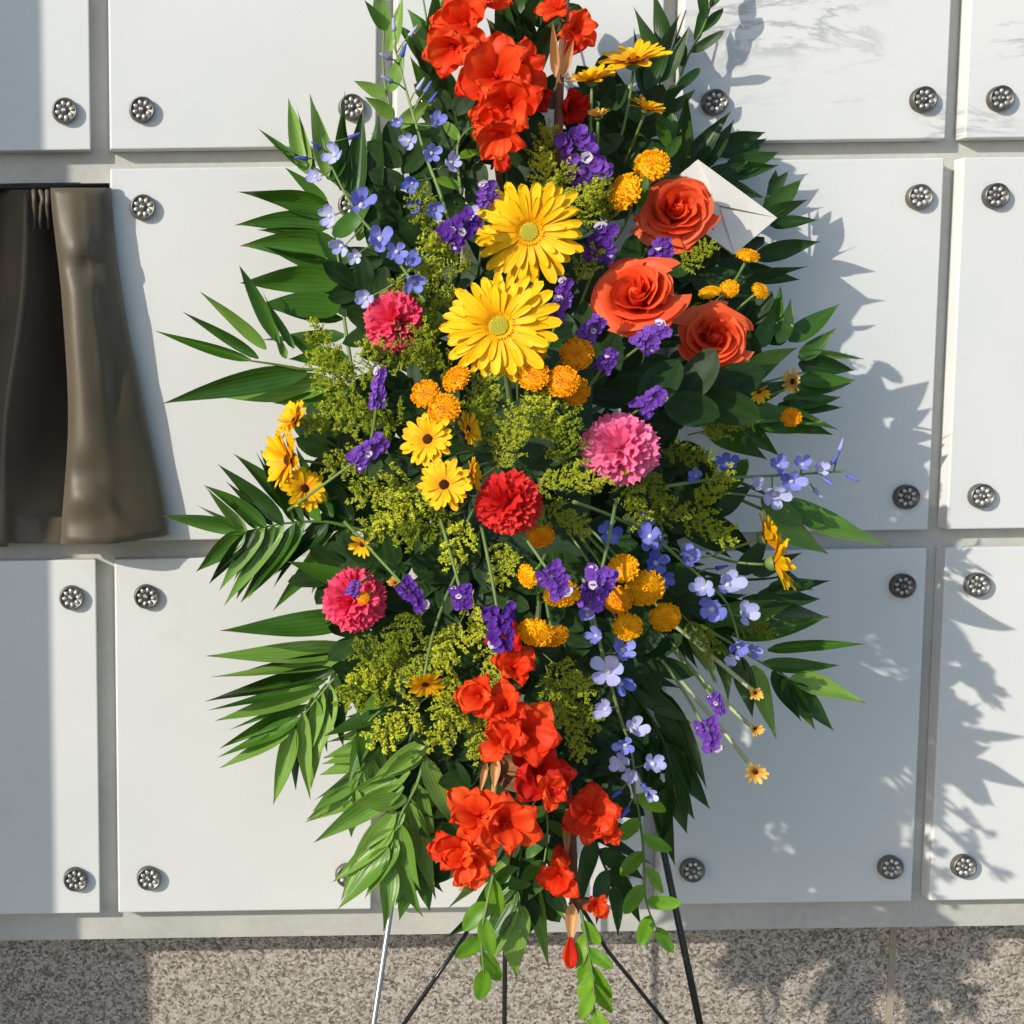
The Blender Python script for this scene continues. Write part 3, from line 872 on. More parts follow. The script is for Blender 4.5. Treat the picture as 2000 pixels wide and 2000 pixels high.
FILL = [(760, 620, 880, 560), (820, 700, 740, 640), (900, 820, 800, 760), (930, 880, 830, 900), (900, 1000, 780, 1060), (950, 1050, 860, 1120), (1000, 1080, 990, 1200), (1060, 1080, 1120, 1180),
        (1120, 1050, 1220, 1110), (1180, 980, 1300, 1020), (1150, 900, 1300, 880), (1130, 780, 1240, 720), (1100, 700, 1190, 620), (1080, 620, 1150, 500), (1060, 500, 1120, 400), (1020, 420, 1040, 300),
        (950, 480, 900, 380), (900, 560, 830, 480), (1000, 780, 960, 700), (1060, 820, 1080, 740), (1000, 900, 1080, 960), (960, 760, 880, 720), (1200, 880, 1300, 800), (1250, 1100, 1350, 1180), (1150, 1200, 1200, 1330),
        (1080, 1180, 1100, 1320), (960, 1220, 900, 1330), (900, 1120, 800, 1200), (850, 1250, 780, 1330), (1150, 1350, 1170, 1480), (1050, 1280, 1130, 1440), (1220, 540, 1330, 480), (1300, 700, 1400, 760), (1060, 560, 1000, 520), (1160, 440, 1210, 330)]
FILL += [(830, 440, 780, 310), (890, 400, 860, 270), (905, 350, 880, 190), (1110, 330, 1180, 180), (1200, 380, 1260, 220), (1040, 120, 1080, 10), (900, 1400, 860, 1540), (930, 1500, 890, 1620), (1150, 1440, 1185, 1570),
         (1080, 1620, 1040, 1760), (780, 620, 700, 560), (760, 720, 690, 820), (780, 780, 740, 900), (700, 920, 640, 860), (800, 1130, 720, 1080), (960, 1150, 1000, 1290), (1120, 1280, 1090, 1390), (840, 520, 780, 430),
         (1240, 960, 1340, 940), (1380, 620, 1470, 640), (1330, 560, 1420, 500), (1040, 1460, 1080, 1600), (860, 1250, 800, 1400), (900, 1350, 820, 1460), (940, 1290, 880, 1420), (985, 1480, 900, 1560), (860, 1420, 800, 1560), (1000, 1580, 900, 1680), (930, 1130, 850, 1060), (880, 1180, 780, 1240), (1010, 1240, 1040, 1330), (1010, 1470, 965, 1570), (1050, 1560, 1010, 1640), (780, 1190, 700, 1250), (830, 1220, 760, 1320), (760, 1100, 650, 1125), (800, 1290, 720, 1330), (850, 1330, 790, 1450), (870, 1500, 830, 1620), (1260, 880, 1330, 940), (1180, 1120, 1230, 1180), (980, 1360, 940, 1480), (1080, 1400, 1120, 1500), (960, 330, 1000, 180), (1170, 1240, 1270, 1290), (860, 1180, 830, 1290), (1000, 700, 1060, 640)]
ANCHOR = [("the upper gerbera", 1034, 453), ("the lower gerbera", 974, 637), ("the envelope rose", 1330, 404), ("the widest rose", 1238, 566), ("the lowest rose", 1400, 657), ("the left hot pink carnation", 757, 627),
          ("the light pink carnation", 1217, 872), ("the red carnation", 992, 978), ("the lower left pink carnation", 684, 1170), ("the largest top daisy", 1237, 120), ("the brown eyed daisy pair", 850, 900),
          ("the biggest lower yellow button", 1262, 1152), ("the touching button pair", 1062, 1243), ("the drooping half daisy", 830, 1335), ("the scarlet florets at the top", 975, 180), ("the large lower scarlet florets", 1040, 1460),
          ("the lowest red florets", 1130, 1690), ("the front centre button", 1098, 744), ("the tall statice", 1137, 303), ("the upper left blue delphinium", 720, 430), ("the trailing delphinium", 1200, 1350), ("the dark shaded button", 1056, 1051)]
used = set()
def near_label(u, v):
    cand = []
    for nm, au, av in ANCHOR:
        du, dv = u - au, v - av
        a = math.degrees(math.atan2(-dv, du)) % 360
        word = ("right of", "above and right of", "above", "above and left of", "left of", "below and left of", "below", "below and right of")[int((a + 22.5) // 45) % 8]
        cand.append((math.hypot(du, dv), word + " " + nm))
    for _, ph in sorted(cand):
        if ph not in used:
            used.add(ph)
            return "dark leaf sprig filling the gap " + ph
for a, b, c, d in FILL:
    sprig(near_label((a + c) / 2, (b + d) / 2), [(a, b), ((a + c) / 2 + rnd.uniform(-15, 15), (b + d) / 2), (c, d)], 8, 80, 42, 'salal', .012, "filler_sprig", "leaf sprig", "dark leaf sprigs filling the gaps", .45, 50)

# ---------------------------------------------------------------- stems for flower heads
def stem_to(root, p, n, base=None, r=.0018, mat='stem', end=.75):
    q = base if base is not None else p.lerp(P(1010, 890, .22), end)
    L = (p - q).length
    mid = p - n * min(.05, L * .35) + (q - p) * .25
    mb = MB(); mb.tube(bez(p - n * .002, mid, q, 8), r, r, 6)
    return part("stem", mb.build("stem", M[mat]), root)

# ---------------------------------------------------------------- gerberas
def petal_mesh(name, mat, wid=.2, cup=.10, tipc=.05, n=7, base=.35, notch=.0, ruffle=0.0, groove=.02, blunt=6, na=4):
    mb = MB()
    ph = rnd.random() * 6
    def f(s, t):
        s = s * (1.6 - .6 * s)
        w = wid * (base + (1 - base) * min(1, s * 1.5) ** .8) * math.sqrt(max(0.0, 1 - s ** blunt))
        x = s * (1 - notch * (1 - abs(t)) * s * s)
        z = cup * s * (1 - s) * 2 - tipc * s * s + groove * (abs(t) - .5) * s + ruffle * math.sin(4.5 * t + ph + s * 3) * s * s
        return (x, t * w * .5, z)
    mb.grid(n, na, f)
    return mb.build(name, mat)
GP = [petal_mesh("petal", M['gerbera'], (.24, .26, .22)[i], .06 + .03 * i, .02 + .05 * i, 8, .4, .05, .012, .03, 8) for i in range(3)]

def radial(root, me_list, Mh, n, r0, L, elev, z, name="petal", jit=.06, wob=5):
    for i in range(n):
        a = 2 * math.pi * (i + rnd.uniform(-jit, jit) * 3) / n
        e = math.radians(elev + rnd.uniform(-1.6, 1.4) * wob)
        x = Vector((math.cos(a) * math.cos(e), math.sin(a) * math.cos(e), math.sin(e)))
        up = Vector((-math.cos(a) * math.sin(e), -math.sin(a) * math.sin(e), math.cos(e))) + Vector((-math.sin(a), math.cos(a), 0)) * rnd.uniform(-.3, .3)
        l = L * rnd.uniform(.86, 1.08)
        part(name, rnd.choice(me_list), root, Mh @ frame(Vector((math.cos(a) * r0, math.sin(a) * r0, z)), x, up, l))

def gerbera_centre():
    mb = MB()
    for k in range(34):
        a = 2 * math.pi * k / 34
        for ring, (r, l, e) in enumerate(((.26, .18, 30), (.20, .14, 52))):
            aa = a + ring * .09 + rnd.uniform(-.03, .03)
            ee = math.radians(e + rnd.uniform(-8, 8))
            x = Vector((math.cos(aa) * math.cos(ee), math.sin(aa) * math.cos(ee), math.sin(ee)))
            up = Vector((-math.cos(aa) * math.sin(ee), -math.sin(aa) * math.sin(ee), math.cos(ee)))
            Mx = frame(Vector((math.cos(aa) * r * .85, math.sin(aa) * r * .85, .03)), x, up, l)
            mb.grid(3, 2, lambda s, t: (s, t * .16 * math.sqrt(max(0, 1 - s ** 4)) + 0, -.1 * s * s), 0, Mx)
    ring = mb.build("inner_ring", M['gerbera_in'])
    mb = MB()
    for k in range(150):
        r = .165 * math.sqrt(k / 150)
        a = k * 2.39996
        c = Vector((r * math.cos(a), r * math.sin(a), .085 - r * r * 1.0))
        t = MB(); t.dome((0, 0, 0), .014, .028, 2, 5)
        mb.add(t.v, t.f, Matrix.Translation(c))
    mb.dome((0, 0, .0), .18, .075, 3, 16)
    return ring, mb.build("eye", M['gerbera_eye'])
GRING, GEYE = gerbera_centre()
def gerbera(label, u, v, r, tx, ty, dd):
    d = D(u, v, 1, dd)
    p = P(u, v, d)
    n = face(p, tx, ty)
    R = r * px(d)
    root = thing("gerbera_daisy", label, "gerbera", p, "large yellow gerberas")
    Mh = zframe(p, n, R, rnd.random())
    radial(root, GP, Mh, 24, .16, .86, 3, -.02, wob=4)
    radial(root, GP, Mh, 20, .15, .76, 13, .005, wob=5)
    radial(root, GP, Mh, 16, .14, .58, 24, .02, wob=5)
    part("inner_ring", GRING, root, Mh)
    part("eye", GEYE, root, Mh)
    stem_to(root, p, n, None, .003)
gerbera("large yellow gerbera, the upper of the two", 1034, 453, 104, -.10, .05, .035)
gerbera("large yellow gerbera, the lower of the two, above the orange buttons", 974, 637, 110, -.05, .10, .055)

# ---------------------------------------------------------------- daisies
DP = {k: [petal_mesh("petal", M[k], (.30, .34)[i], .05, .03 + .06 * i, 6, .45, .05, .02, .03, 6, 2) for i in range(2)] for k in ('daisy', 'daisy_pale')}
def eye_mesh():
    mb = MB(); mb.dome((0, 0, 0), .2, .11, 4, 14, 0, .12)
    for k in range(40):
        r = .18 * math.sqrt(k / 40); a = k * 2.39996
        t = MB(); t.dome((0, 0, 0), .018, .03, 2, 5)
        mb.add(t.v, t.f, Matrix.Translation((r * math.cos(a), r * math.sin(a), .10 - r * r * 2)))
    return mb.build("eye", M['eye'])
DEYE = eye_mesh()
def calyx_mesh(mat):
    mb = MB()
    mb.dome((0, 0, 0), .26, -.24, 4, 12)
    return mb.build("calyx", mat)
CALYX = calyx_mesh(M['stem'])
def daisy(label, u, v, r, tx, ty, dd=.03, cup=5, key='daisy', rows=2, base=None, k=1.0, n1=19, name="yellow_daisy", mat='stem', group="yellow daisies"):
    d = D(u, v, k, dd)
    p = P(u, v, d)
    n = face(p, tx, ty)
    R = r * 1.08 * px(d)
    root = thing(name, label, "daisy", p, group)
    Mh = zframe(p, n, R, rnd.random())
    radial(root, DP[key], Mh, n1, .10, .90, cup, 0.0, wob=7)
    if rows > 1:
        radial(root, DP[key], Mh, n1 - 4, .10, .74, cup + 14, .03, wob=7)
    part("eye", DEYE, root, Mh @ Matrix.Translation((0, 0, .04)))
    part("calyx", CALYX, root, Mh)
    stem_to(root, p - n * R * .2, n, P(*base) if base else None, .0021 if mat == 'stem_pale' else .0014, mat)
def bs(u, v, k=.6, dd=0.0):
    return (u, v, D(u, v, k, dd))
daisy("largest yellow daisy at the top right, seen from below", 1237, 120, 62, .0, 1.9, .06, 12, base=bs(1190, 330))
daisy("yellow daisy seen edge on beside the dark red bract at the top", 1155, 158, 46, -.1, 2.6, .07, 18, base=bs(1145, 330))
daisy("small yellow daisy tilting right below the largest top daisy", 1262, 214, 34, .6, 1.6, .06, 22, base=bs(1215, 330))
daisy("smallest pale daisy at the top, low on a thin stem", 1168, 229, 24, .0, 2.0, .05, 40, 'daisy_pale', base=bs(1165, 330), n1=13)
daisy("yellow daisy with brown eye left of centre, the upper of the pair", 836, 858, 50, -.35, .15, .05, 4)
daisy("yellow daisy with brown eye left of the red carnation, the lower of the pair", 868, 947, 50, -.25, .2, .055, 4)
daisy("shaded orange daisy behind the upper brown eyed daisy", 912, 838, 36, 1.2, .3, .02, 18, 'daisy')
daisy("narrow yellow daisy turned right against the red carnation", 918, 925, 34, 1.6, .2, .04, 22, 'daisy')
daisy("small yellow daisy seen edge on at the far left, topmost of three", 577, 822, 40, -1.9, 1.2, .05, 26, base=bs(700, 900, .1))
daisy("tall yellow daisy seen edge on at the far left, middle of three", 566, 898, 62, -2.3, .1, .05, 24, base=bs(700, 930, .1))
daisy("yellow daisy with brown eye at the far left, lowest of three", 594, 955, 44, .35, .35, .055, 8, base=bs(720, 960, .1))
daisy("yellow daisy seen edge on at the right edge, upper of two", 1492, 1050, 52, 2.0, .7, .05, 26, base=bs(1370, 1090))
daisy("yellow daisy seen edge on at the right edge, lower of two", 1510, 1100, 60, 2.4, .3, .06, 22, base=bs(1380, 1080))
daisy("drooping half yellow daisy with dark eye in the lower left goldenrod", 830, 1335, 36, .2, -1.0, .06, 10)
daisy("pale closing daisy with dark heart at lower right, topmost of three", 1475, 1353, 19, .15, -.15, .05, 52, 'daisy_pale', 1, bs(1310, 1215), 1, 11, mat='stem_pale')
daisy("pale closing daisy with dark heart at lower right, middle of three", 1474, 1423, 19, .35, -.2, .055, 55, 'daisy_pale', 1, bs(1290, 1240), 1, 11, mat='stem_pale')
daisy("ragged pale daisy on the longest bare stem at lower right", 1475, 1507, 28, .2, -.3, .06, 42, 'daisy_pale', 1, bs(1280, 1270), 1, 10, mat='stem_pale')
daisy("small yellow daisy turned down at left above the lower pink carnation", 708, 1063, 28, -.5, -.6, .05, 40, 'daisy', 1, bs(800, 1020), 1, 11)
daisy("tiny orange daisy bud right of the lower pink carnation", 773, 1139, 18, -.6, .3, .04, 55, 'daisy_pale', 1, bs(850, 1120), 1, 10)
daisy("shaded orange daisy at the right, the left one of three by the palm", 1482, 764, 24, .5, -.6, .06, 44, 'daisy', 1, bs(1360, 800), 1, 11)
daisy("thin pale daisy seen edge on at the right below the third rose", 1549, 745, 26, -2.4, .0, .045, 20, 'daisy_pale', 1, bs(1450, 790), .5, 12)

# ---------------------------------------------------------------- button chrysanthemums
def button_mesh(mat):
    mb = MB()
    nn = 165
    for k in range(nn):
        f = (k + .5) / nn
        th = math.acos(1 - f * 1.12) * rnd.uniform(.93, 1.07)
        a = k * 2.39996 + rnd.uniform(-.22, .22)
        rr = 1.0 - .13 * math.exp(-(th / .35) ** 2)
        c = Vector((math.sin(th) * math.cos(a) * rr, math.sin(th) * math.sin(a) * rr, math.cos(th) * .42 * rr))
        out = Vector((math.sin(th) * math.cos(a), math.sin(th) * math.sin(a), math.cos(th) * 1.2)).normalized()
        inward = (Vector((0, 0, 1)) - out * out.z)
        if inward.length < 1e-3:
            inward = Vector((1, 0, 0))
        sc = (.13 + .07 * f) * rnd.uniform(.75, 1.25)
        Mx = frame(c * .90, (inward.normalized() * (.8 - f) + out * 1.0), inward.normalized() * -1 + out * .2, sc, sc, sc)
        mb.grid(3, 2, lambda s, t: (s * .95 - .1, t * .44 * math.sqrt(max(0, 1 - (s) ** 4)), -.25 * t * t + .25 * s * s), 0, Mx)
    mb.dome((0, 0, -.02), .88, .33, 5, 18)
    mb.dome((0, 0, 0), .92, -.30, 4, 18)
    return mb.build("flower_head", mat)
BM = {k: [button_mesh(M[k]) for _ in range(4)] for k in ('button', 'button_lit')}
def button(label, u, v, r, tx, ty, dd=.04, key='button', base=None, k=1.0, mat='stem'):
    d = D(u, v, k, dd)
    p = P(u, v, d)
    n = face(p, tx, ty)
    R = r * .97 * px(d)
    root = thing("button_chrysanthemum", label, "chrysanthemum", p, "yellow button chrysanthemums")
    Mh = zframe(p - n * R * .25, n, R, rnd.random() * 6)
    part("flower_head", rnd.choice(BM[key]), root, Mh)
    part("calyx", CALYX, root, zframe(p - n * R * .5, n, R * 1.6))
    stem_to(root, p - n * R * .6, n, P(*base) if base else None, .0014, mat)
button("orange button flower at centre right, set highest of its cluster", 1127, 690, 32, .1, .15, .045)
button("orange button flower tucked under the right of the lower gerbera", 1041, 732, 31, -.15, .25, .04)
button("orange button flower in the centre, front one of the overlapping two", 1098, 744, 32, -.1, .2, .055)
button("orange button flower half hidden behind the front centre one", 1126, 765, 29, .3, -.1, .035)
button("orange button flower just left below the lower gerbera, turned away", 888, 736, 30, -.9, .9, .045)
button("orange button flower at left centre, upper of two above the daisies", 829, 768, 29, -.3, .25, .045)
button("orange button flower at left centre, lower of two above the daisies", 866, 797, 32, -.2, .3, .055)
button("small orange button peeping from under the lower gerbera's right edge", 1050, 692, 20, .5, -.2, .03)
button("yellow button flower at upper right touching the first rose", 1272, 318, 34, -.1, .6, .045, 'button_lit', bs(1220, 430))
button("yellow button flower left of the first rose, seen from the side", 1215, 372, 37, -1.0, .5, .045, 'button_lit', bs(1200, 470))
button("dark shaded orange button below the red carnation", 1056, 1051, 28, .2, -.7, .02)
button("thin yellow button seen edge on above the lower statice", 1026, 1127, 25, -1.9, -.7, .04, 'button_lit')
button("yellow button flower at lower centre right, topmost of the five", 1217, 1108, 30, -.1, .3, .045, 'button_lit')
button("bright yellow button flower at lower centre right, biggest of the five", 1262, 1152, 39, .3, -.4, .06, 'button_lit')
button("darker orange button flower at lower centre right, left of the biggest", 1206, 1172, 28, -.2, -.1, .04)
button("yellow button flower at lower centre right, bottom of the five", 1226, 1226, 29, .1, -.3, .055, 'button_lit')
button("yellow button flower at lower centre right, rightmost of the five", 1300, 1208, 31, .2, -.4, .055, 'button_lit')
button("wide yellow button flower under the lower purple statice", 1099, 1166, 36, .2, -1.0, .05, 'button_lit')
button("yellow button flower at lower centre, left of the touching pair", 1046, 1240, 36, -.2, -.9, .06, 'button_lit', bs(1035, 1110))
button("orange button flower at lower centre, right of the touching pair", 1082, 1247, 30, .3, -1.0, .065, 'button', bs(1070, 1110))
button("small yellow button flower near the third rose, on a pale stem", 1425, 563, 18, .1, .2, .06, 'button_lit', bs(1330, 640))
button("small yellow button half hidden behind the third rose", 1385, 568, 20, -.2, 1.4, .05, 'button_lit', bs(1330, 650))
button("small pale yellow button with green calyx right of the third rose", 1487, 566, 18, .7, .5, .06, 'button_lit', bs(1390, 650))
button("small yellow button at the bottom corner of the envelope", 1462, 495, 22, .4, 1.2, .075, 'button_lit', bs(1360, 640))
button("small orange button on the dark palm at the right edge", 1546, 815, 19, .1, .1, .05, 'button', bs(1400, 830))
button("tiny yellow button resting on the lower pink carnation", 709, 1168, 13, .0, .1, .11, 'button', bs(760, 1120))

# ---------------------------------------------------------------- roses
def rose_petal(r, h, ph, flare, mat, wav=.02, base=.35, lean=0.0):
    """curved shell round the axis z; the rim rolls outward"""
    mb = MB()
    p0 = rnd.random() * 6
    def f(s, t):
        a = t * ph * (1 - .25 * (1 - s))
        edge = 1 - .22 * abs(t) ** 2.2
        z = h * s * edge
        rr = r * (base + (1 - base) * math.sin(min(1, s * 1.25) * math.pi / 2))
        roll = flare * max(0.0, (s - .55) / .45) ** 2
        rr += roll * (1 + .6 * abs(t)) + wav * math.sin(3.2 * t + p0) * s * s + .4 * wav * math.sin(8 * t + 2 * p0) * s ** 3
        z -= roll * .55
        return (rr * math.cos(a), rr * math.sin(a), z)
    mb.grid(11, 14, f)
    return mb.build("petal", mat)
def rose(label, u, v, w, tx, ty, dd, roll, k=1.0, spin=1.0):
    d = D(u, v, k, dd)
    p = P(u, v, d)
    n = face(p, tx, ty)
    R = w * .5 * px(d)
    root = thing("rose", label, "rose", p - n * R * .6, "coral red roses")
    Mh = zframe(p - n * R * .62, n, R * .755, roll)
    whorls = [(.07, 1.0, 2.6, .01, 2), (.15, 1.08, 1.9, .03, 3), (.25, 1.12, 1.6, .05, 3), (.37, 1.12, 1.45, .08, 4), (.50, 1.05, 1.3, .12, 4), (.64, .94, 1.2, .17, 5), (.76, .78, 1.05, .21, 5), (.85, .58, 1.0, .25, 6)]
    mb = MB(); mb.tube([(0, 0, .0), (0, 0, .4), (0, 0, .80), (0, 0, .9)], .36, .03, 14)
    part("core", mb.build("core", M['rose']), root, Mh)
    a0 = 0.0
    for (r, h, ph, fl, cnt) in whorls:
        a0 += .9 * spin
        for i in range(cnt):
            me = rose_petal(r * rnd.uniform(.95, 1.05), h * rnd.uniform(.95, 1.04), ph * rnd.uniform(.9, 1.1) * .8, fl * rnd.uniform(.5, 1.7), M['rose'], rnd.uniform(.015, .05))
            ang = a0 + 2 * math.pi * i / cnt + rnd.uniform(-.15, .15)
            tilt = Matrix.Rotation(.10 * r, 4, 'Y')
            # each petal is turned a little so that one side tucks behind its neighbour
            part("petal", me, root, Mh @ Matrix.Rotation(ang, 4, 'Z') @ Matrix.Translation((0, 0, 0)) @ Matrix.Rotation(.16 * spin, 4, Vector((1, 0, 0))) @ tilt)
    for i in range(5):
        a = 2 * math.pi * i / 5
        x = Vector((math.cos(a) * .75, math.sin(a) * .75, -.25))
        part("sepal", OVAL['palm'][i % 3], root, Mh @ frame(Vector((0, 0, -.02)), x, Vector((0, 0, -1)), .75, .22, .5))
    stem_to(root, p - n * R * .66, n, None, .0028)
rose("coral rose at the upper right in front of the envelope", 1330, 404, 158, .25, .25, .045, .3)
rose("widest coral rose, in the middle of the three", 1238, 566, 176, -.15, .45, .055, 1.4, 1, -1)
rose("coral rose lowest of the three, by the right palm", 1400, 657, 150, .2, .15, .065, 2.2)

# ---------------------------------------------------------------- carnations
def carn_petal(mat):
    mb = MB()
    ph, am = rnd.random() * 6, rnd.uniform(.06, .12)
    def f(s, t):
        w = .10 + .55 * s ** 1.3
        ser = .05 * (math.sin(15 * t + ph) + .5 * math.sin(31 * t)) * (1 if s > .99 else 0)
        return (s * (1 - .16 * t * t) + ser, t * w * .62, am * math.sin(7.5 * t + ph) * s ** 2 + am * .8 * math.sin(3 * t + 2 * ph) * s * s - .10 * s ** 3)
    mb.grid(6, 14, f)
    return mb.build("petal", mat)
CP = {k: [carn_petal(M[k]) for _ in range(6)] for k in ('carn_hot', 'carn_pink', 'carn_red')}
def carnation(label, u, v, wpx, hpx, key, tx, ty, dd=.045):
    d = D(u, v, 1, dd)
    p = P(u, v, d)
    n = face(p, tx, ty)
    R = .5 * (wpx + hpx) * .5 * px(d)
    root = thing("carnation", label, "carnation", p - n * R * .7, "carnations")
    Mh = zframe(p - n * R * .62, n, R, rnd.random() * 6)
    nn = 46
    for i in range(nn):
        f = (i + .3) / nn
        th = math.radians(3 + 98 * f ** .62)
        a = i * 2.39996 + rnd.uniform(-.2, .2)
        x = Vector((math.sin(th) * math.cos(a), math.sin(th) * math.sin(a), math.cos(th)))
        spin = rnd.uniform(-.9, .9)
        up = Matrix.Rotation(spin, 3, x) @ Vector((-math.cos(th) * math.cos(a), -math.cos(th) * math.sin(a), math.sin(th)))
        L = (.86 + .16 * f) * rnd.uniform(.92, 1.07)
        part("petal", rnd.choice(CP[key]), root, Mh @ frame(Vector((0, 0, 0)), x, up, L))
    mb = MB(); mb.tube([(0, 0, -.5), (0, 0, -.2), (0, 0, .1)], .14, .26, 8)
    part("calyx", mb.build("calyx", M['stem']), root, Mh)
    stem_to(root, p - n * R, n, None, .0022)
carnation("hot pink carnation at left, the one above the goldenrod", 757, 627, 108, 128, 'carn_hot', -.35, .05)
carnation("light pink carnation at right centre, the palest and largest", 1217, 872, 148, 150, 'carn_pink', .1, .1, .06)
carnation("pure red carnation at centre, right of the brown eyed daisies", 992, 978, 118, 140, 'carn_red', 0, .1, .05)
carnation("hot pink carnation at lower left with a tiny button on it", 684, 1170, 120, 132, 'carn_hot', -.2, .05)

# ---------------------------------------------------------------- gladiolus
def glad_petal(mat, wid):
    mb = MB()
    ph = rnd.random() * 6
    def f(s, t):
        s = s * (1.7 - .7 * s)
        w = wid * (.22 + .78 * math.sin(min(1, s * 1.1) * math.pi / 2) ** 1.2) * math.sqrt(max(0.0, 1 - s ** 5))
        z = .10 * s - .30 * s ** 3 + .16 * t * t * s + .085 * math.sin(6 * t + ph + 3 * s) * s * s + .045 * math.sin(12 * t + ph) * s ** 3
        return (s * (1 - .08 * t * t), t * w * .5, z)
    mb.grid(12, 12, f)
    return mb.build("petal", mat)
GLP = {k: [glad_petal(M[k], w) for w in (1.05, .92, 1.15, 1.0)] for k in ('glad', 'glad_deep')}
def throat(mat):
    mb = MB(); mb.tube([(0, 0, -.55), (0, 0, -.3), (0, 0, 0.02)], .06, .16, 8, 0, False)
    for k in range(3):
        mb.tube([(0, 0, -.1), (.05 * math.cos(k * 2.1), .05 * math.sin(k * 2.1), .3)], .012, .02, 5)
    return mb.build("floret", mat)
GTH = {k: throat(M[k]) for k in ('glad', 'glad_deep')}
BRACT = [leaf_mesh("bract", lance, M['spathe'], 7, .5, .1, .1, 0)]
BRACT2 = [leaf_mesh("bract", lance, M['peach'], 7, .6, .05, .1, 0)]
def gladiolus(label, path, florets, buds=(), dd=.03, k=.8, r=.0042, smat='spathe', bracts=()):
    pts = [Vector((q[0], q[1], D(q[0], q[1], k, dd))) for q in path]
    pts[0].z -= .09
    pts[1].z -= .02
    cur = catmull(pts, 24)
    root = thing("gladiolus_stem", label, "gladiolus", P(*cur[0]), "red gladiolus spikes")
    mb = MB(); mb.tube([P(*q) for q in cur], r, r * .5, 8)
    part("stem", mb.build("stem", M[smat]), root)
    for (u, v, w, tx, ty, key, fd) in florets:
        d = D(u, v, k, dd + fd)
        p = P(u, v, d)
        n = face(p, tx, ty)
        R = w * .5 * px(d)
        Mh = zframe(p - n * R * .4, n, R * 1.04, rnd.random() * 6)
        fl = part("floret", GTH[key], root, Mh)
        for i in range(6):
            a = 2 * math.pi * i / 6 + rnd.uniform(-.15, .15)
            e = math.radians((36 if i % 2 else 56) + rnd.uniform(-14, 12))
            x = Vector((math.cos(a) * math.cos(e), math.sin(a) * math.cos(e), math.sin(e)))
            up = Vector((-math.cos(a) * math.sin(e), -math.sin(a) * math.sin(e), math.cos(e)))
            part("petal", rnd.choice(GLP[key]), fl, Mh @ frame(Vector((math.cos(a) * .05, math.sin(a) * .05, -.05 + .05 * (i % 2))), x, up, 1.05 * rnd.uniform(.9, 1.15), 1.0, 1.0))
        j = min(range(len(cur)), key=lambda i: (cur[i].x - u) ** 2 + (cur[i].y - v) ** 2)
        b = P(*cur[j])
        part("bract", BRACT[0], root, leafM(b, p - n * R * .35, .02, n))
    for (u, v, u2, v2, w) in buds:
        d = D(u, v, k, dd + .01)
        b, t = P(u, v, d), P(u2, v2, d + .008)
        for q in range(3):
            nrm = face(b, (-.8, 0, .8)[q], .1)
            part("bud", GLP['glad_deep' if q == 0 else 'glad'][q], root, frame(b, t - b, nrm, (t - b).length, w * px(d) * 1.2, (t - b).length * .5))
    for (u, v, u2, v2, w) in bracts:
        d = D(u, v, k, dd + .012)
        b, t = P(u, v, d), P(u2, v2, d + .004)
        part("bract", BRACT2[0], root, leafM(b, t, w * px(d), face(b, -.2, 0)))
gladiolus("upper left gladiolus spike with four scarlet florets at the top", [(985, 420), (965, 280), (935, 140), (905, -40)],
          [(905, 45, 118, -.5, .2, 'glad', .05), (880, 95, 112, -.4, -.3, 'glad', .055), (950, -5, 100, .2, .6, 'glad', .05), (968, 140, 150, -.1, .35, 'glad', .07), (1020, 140, 110, .5, .2, 'glad', .06), (990, 210, 134, -.3, -.2, 'glad', .065), (975, 268, 96, -.2, -.7, 'glad', .06), (950, 225, 70, -.8, -.2, 'glad', .05)],
          [(975, 290, 985, 335, 34)], .02)
gladiolus("upper right gladiolus spike with small half open red florets and brown stalk", [(1090, 420), (1090, 280), (1095, 140), (1110, -40)],
          [(1130, 55, 80, .5, .2, 'glad', .04), (1085, 10, 70, -.3, .6, 'glad', .04), (1120, 210, 80, .6, .1, 'glad_deep', .0), (1050, 190, 64, -.4, .2, 'glad_deep', .0)],
          [(1105, 110, 1145, 60, 40)], .03, .8, .0062, 'spathe', [(1085, 150, 1080, 40, 18), (1098, 150, 1122, 75, 18)])
gladiolus("lower gladiolus spike with large scarlet florets running down the middle", [(1000, 1150), (985, 1290), (975, 1440), (955, 1600), (900, 1740)],
          [(985, 1240, 86, .1, -.3, 'glad_deep', .03), (1008, 1300, 90, .3, .3, 'glad', .035), (932, 1360, 96, -.5, .0, 'glad', .055), (985, 1380, 100, -.2, .3, 'glad', .06), (980, 1440, 100, -.2, .2, 'glad', .07), (1030, 1430, 136, .3, .1, 'glad', .07),
           (1052, 1505, 138, .25, -.2, 'glad_deep', .06), (1080, 1545, 74, .4, -.2, 'glad', .075), (930, 1585, 128, -.3, .4, 'glad', .075), (988, 1612, 140, .2, -.2, 'glad', .09), (890, 1668, 118, -.4, .0, 'glad', .08), (922, 1690, 100, .1, -.4, 'glad', .085)],
          [], .03, .8, .0042, 'peach', [(970, 1480, 962, 1545, 20), (950, 1490, 936, 1550, 14)])
gladiolus("lowest gladiolus spike with closing red florets on a bent brown stalk", [(1085, 1400), (1110, 1560), (1120, 1680), (1118, 1790), (1113, 1885)],
          [(1155, 1590, 120, .2, .0, 'glad', .05), (1190, 1625, 60, .5, -.2, 'glad', .055), (1090, 1712, 88, -.3, -.2, 'glad', .05), (1168, 1770, 54, .3, -.3, 'glad', .05)],
          [(1115, 1830, 1113, 1893, 30), (1090, 1650, 1098, 1700, 40)], .03, .8, .0050, 'spathe', [(1118, 1765, 1112, 1850, 26), (1108, 1590, 1105, 1690, 16)])

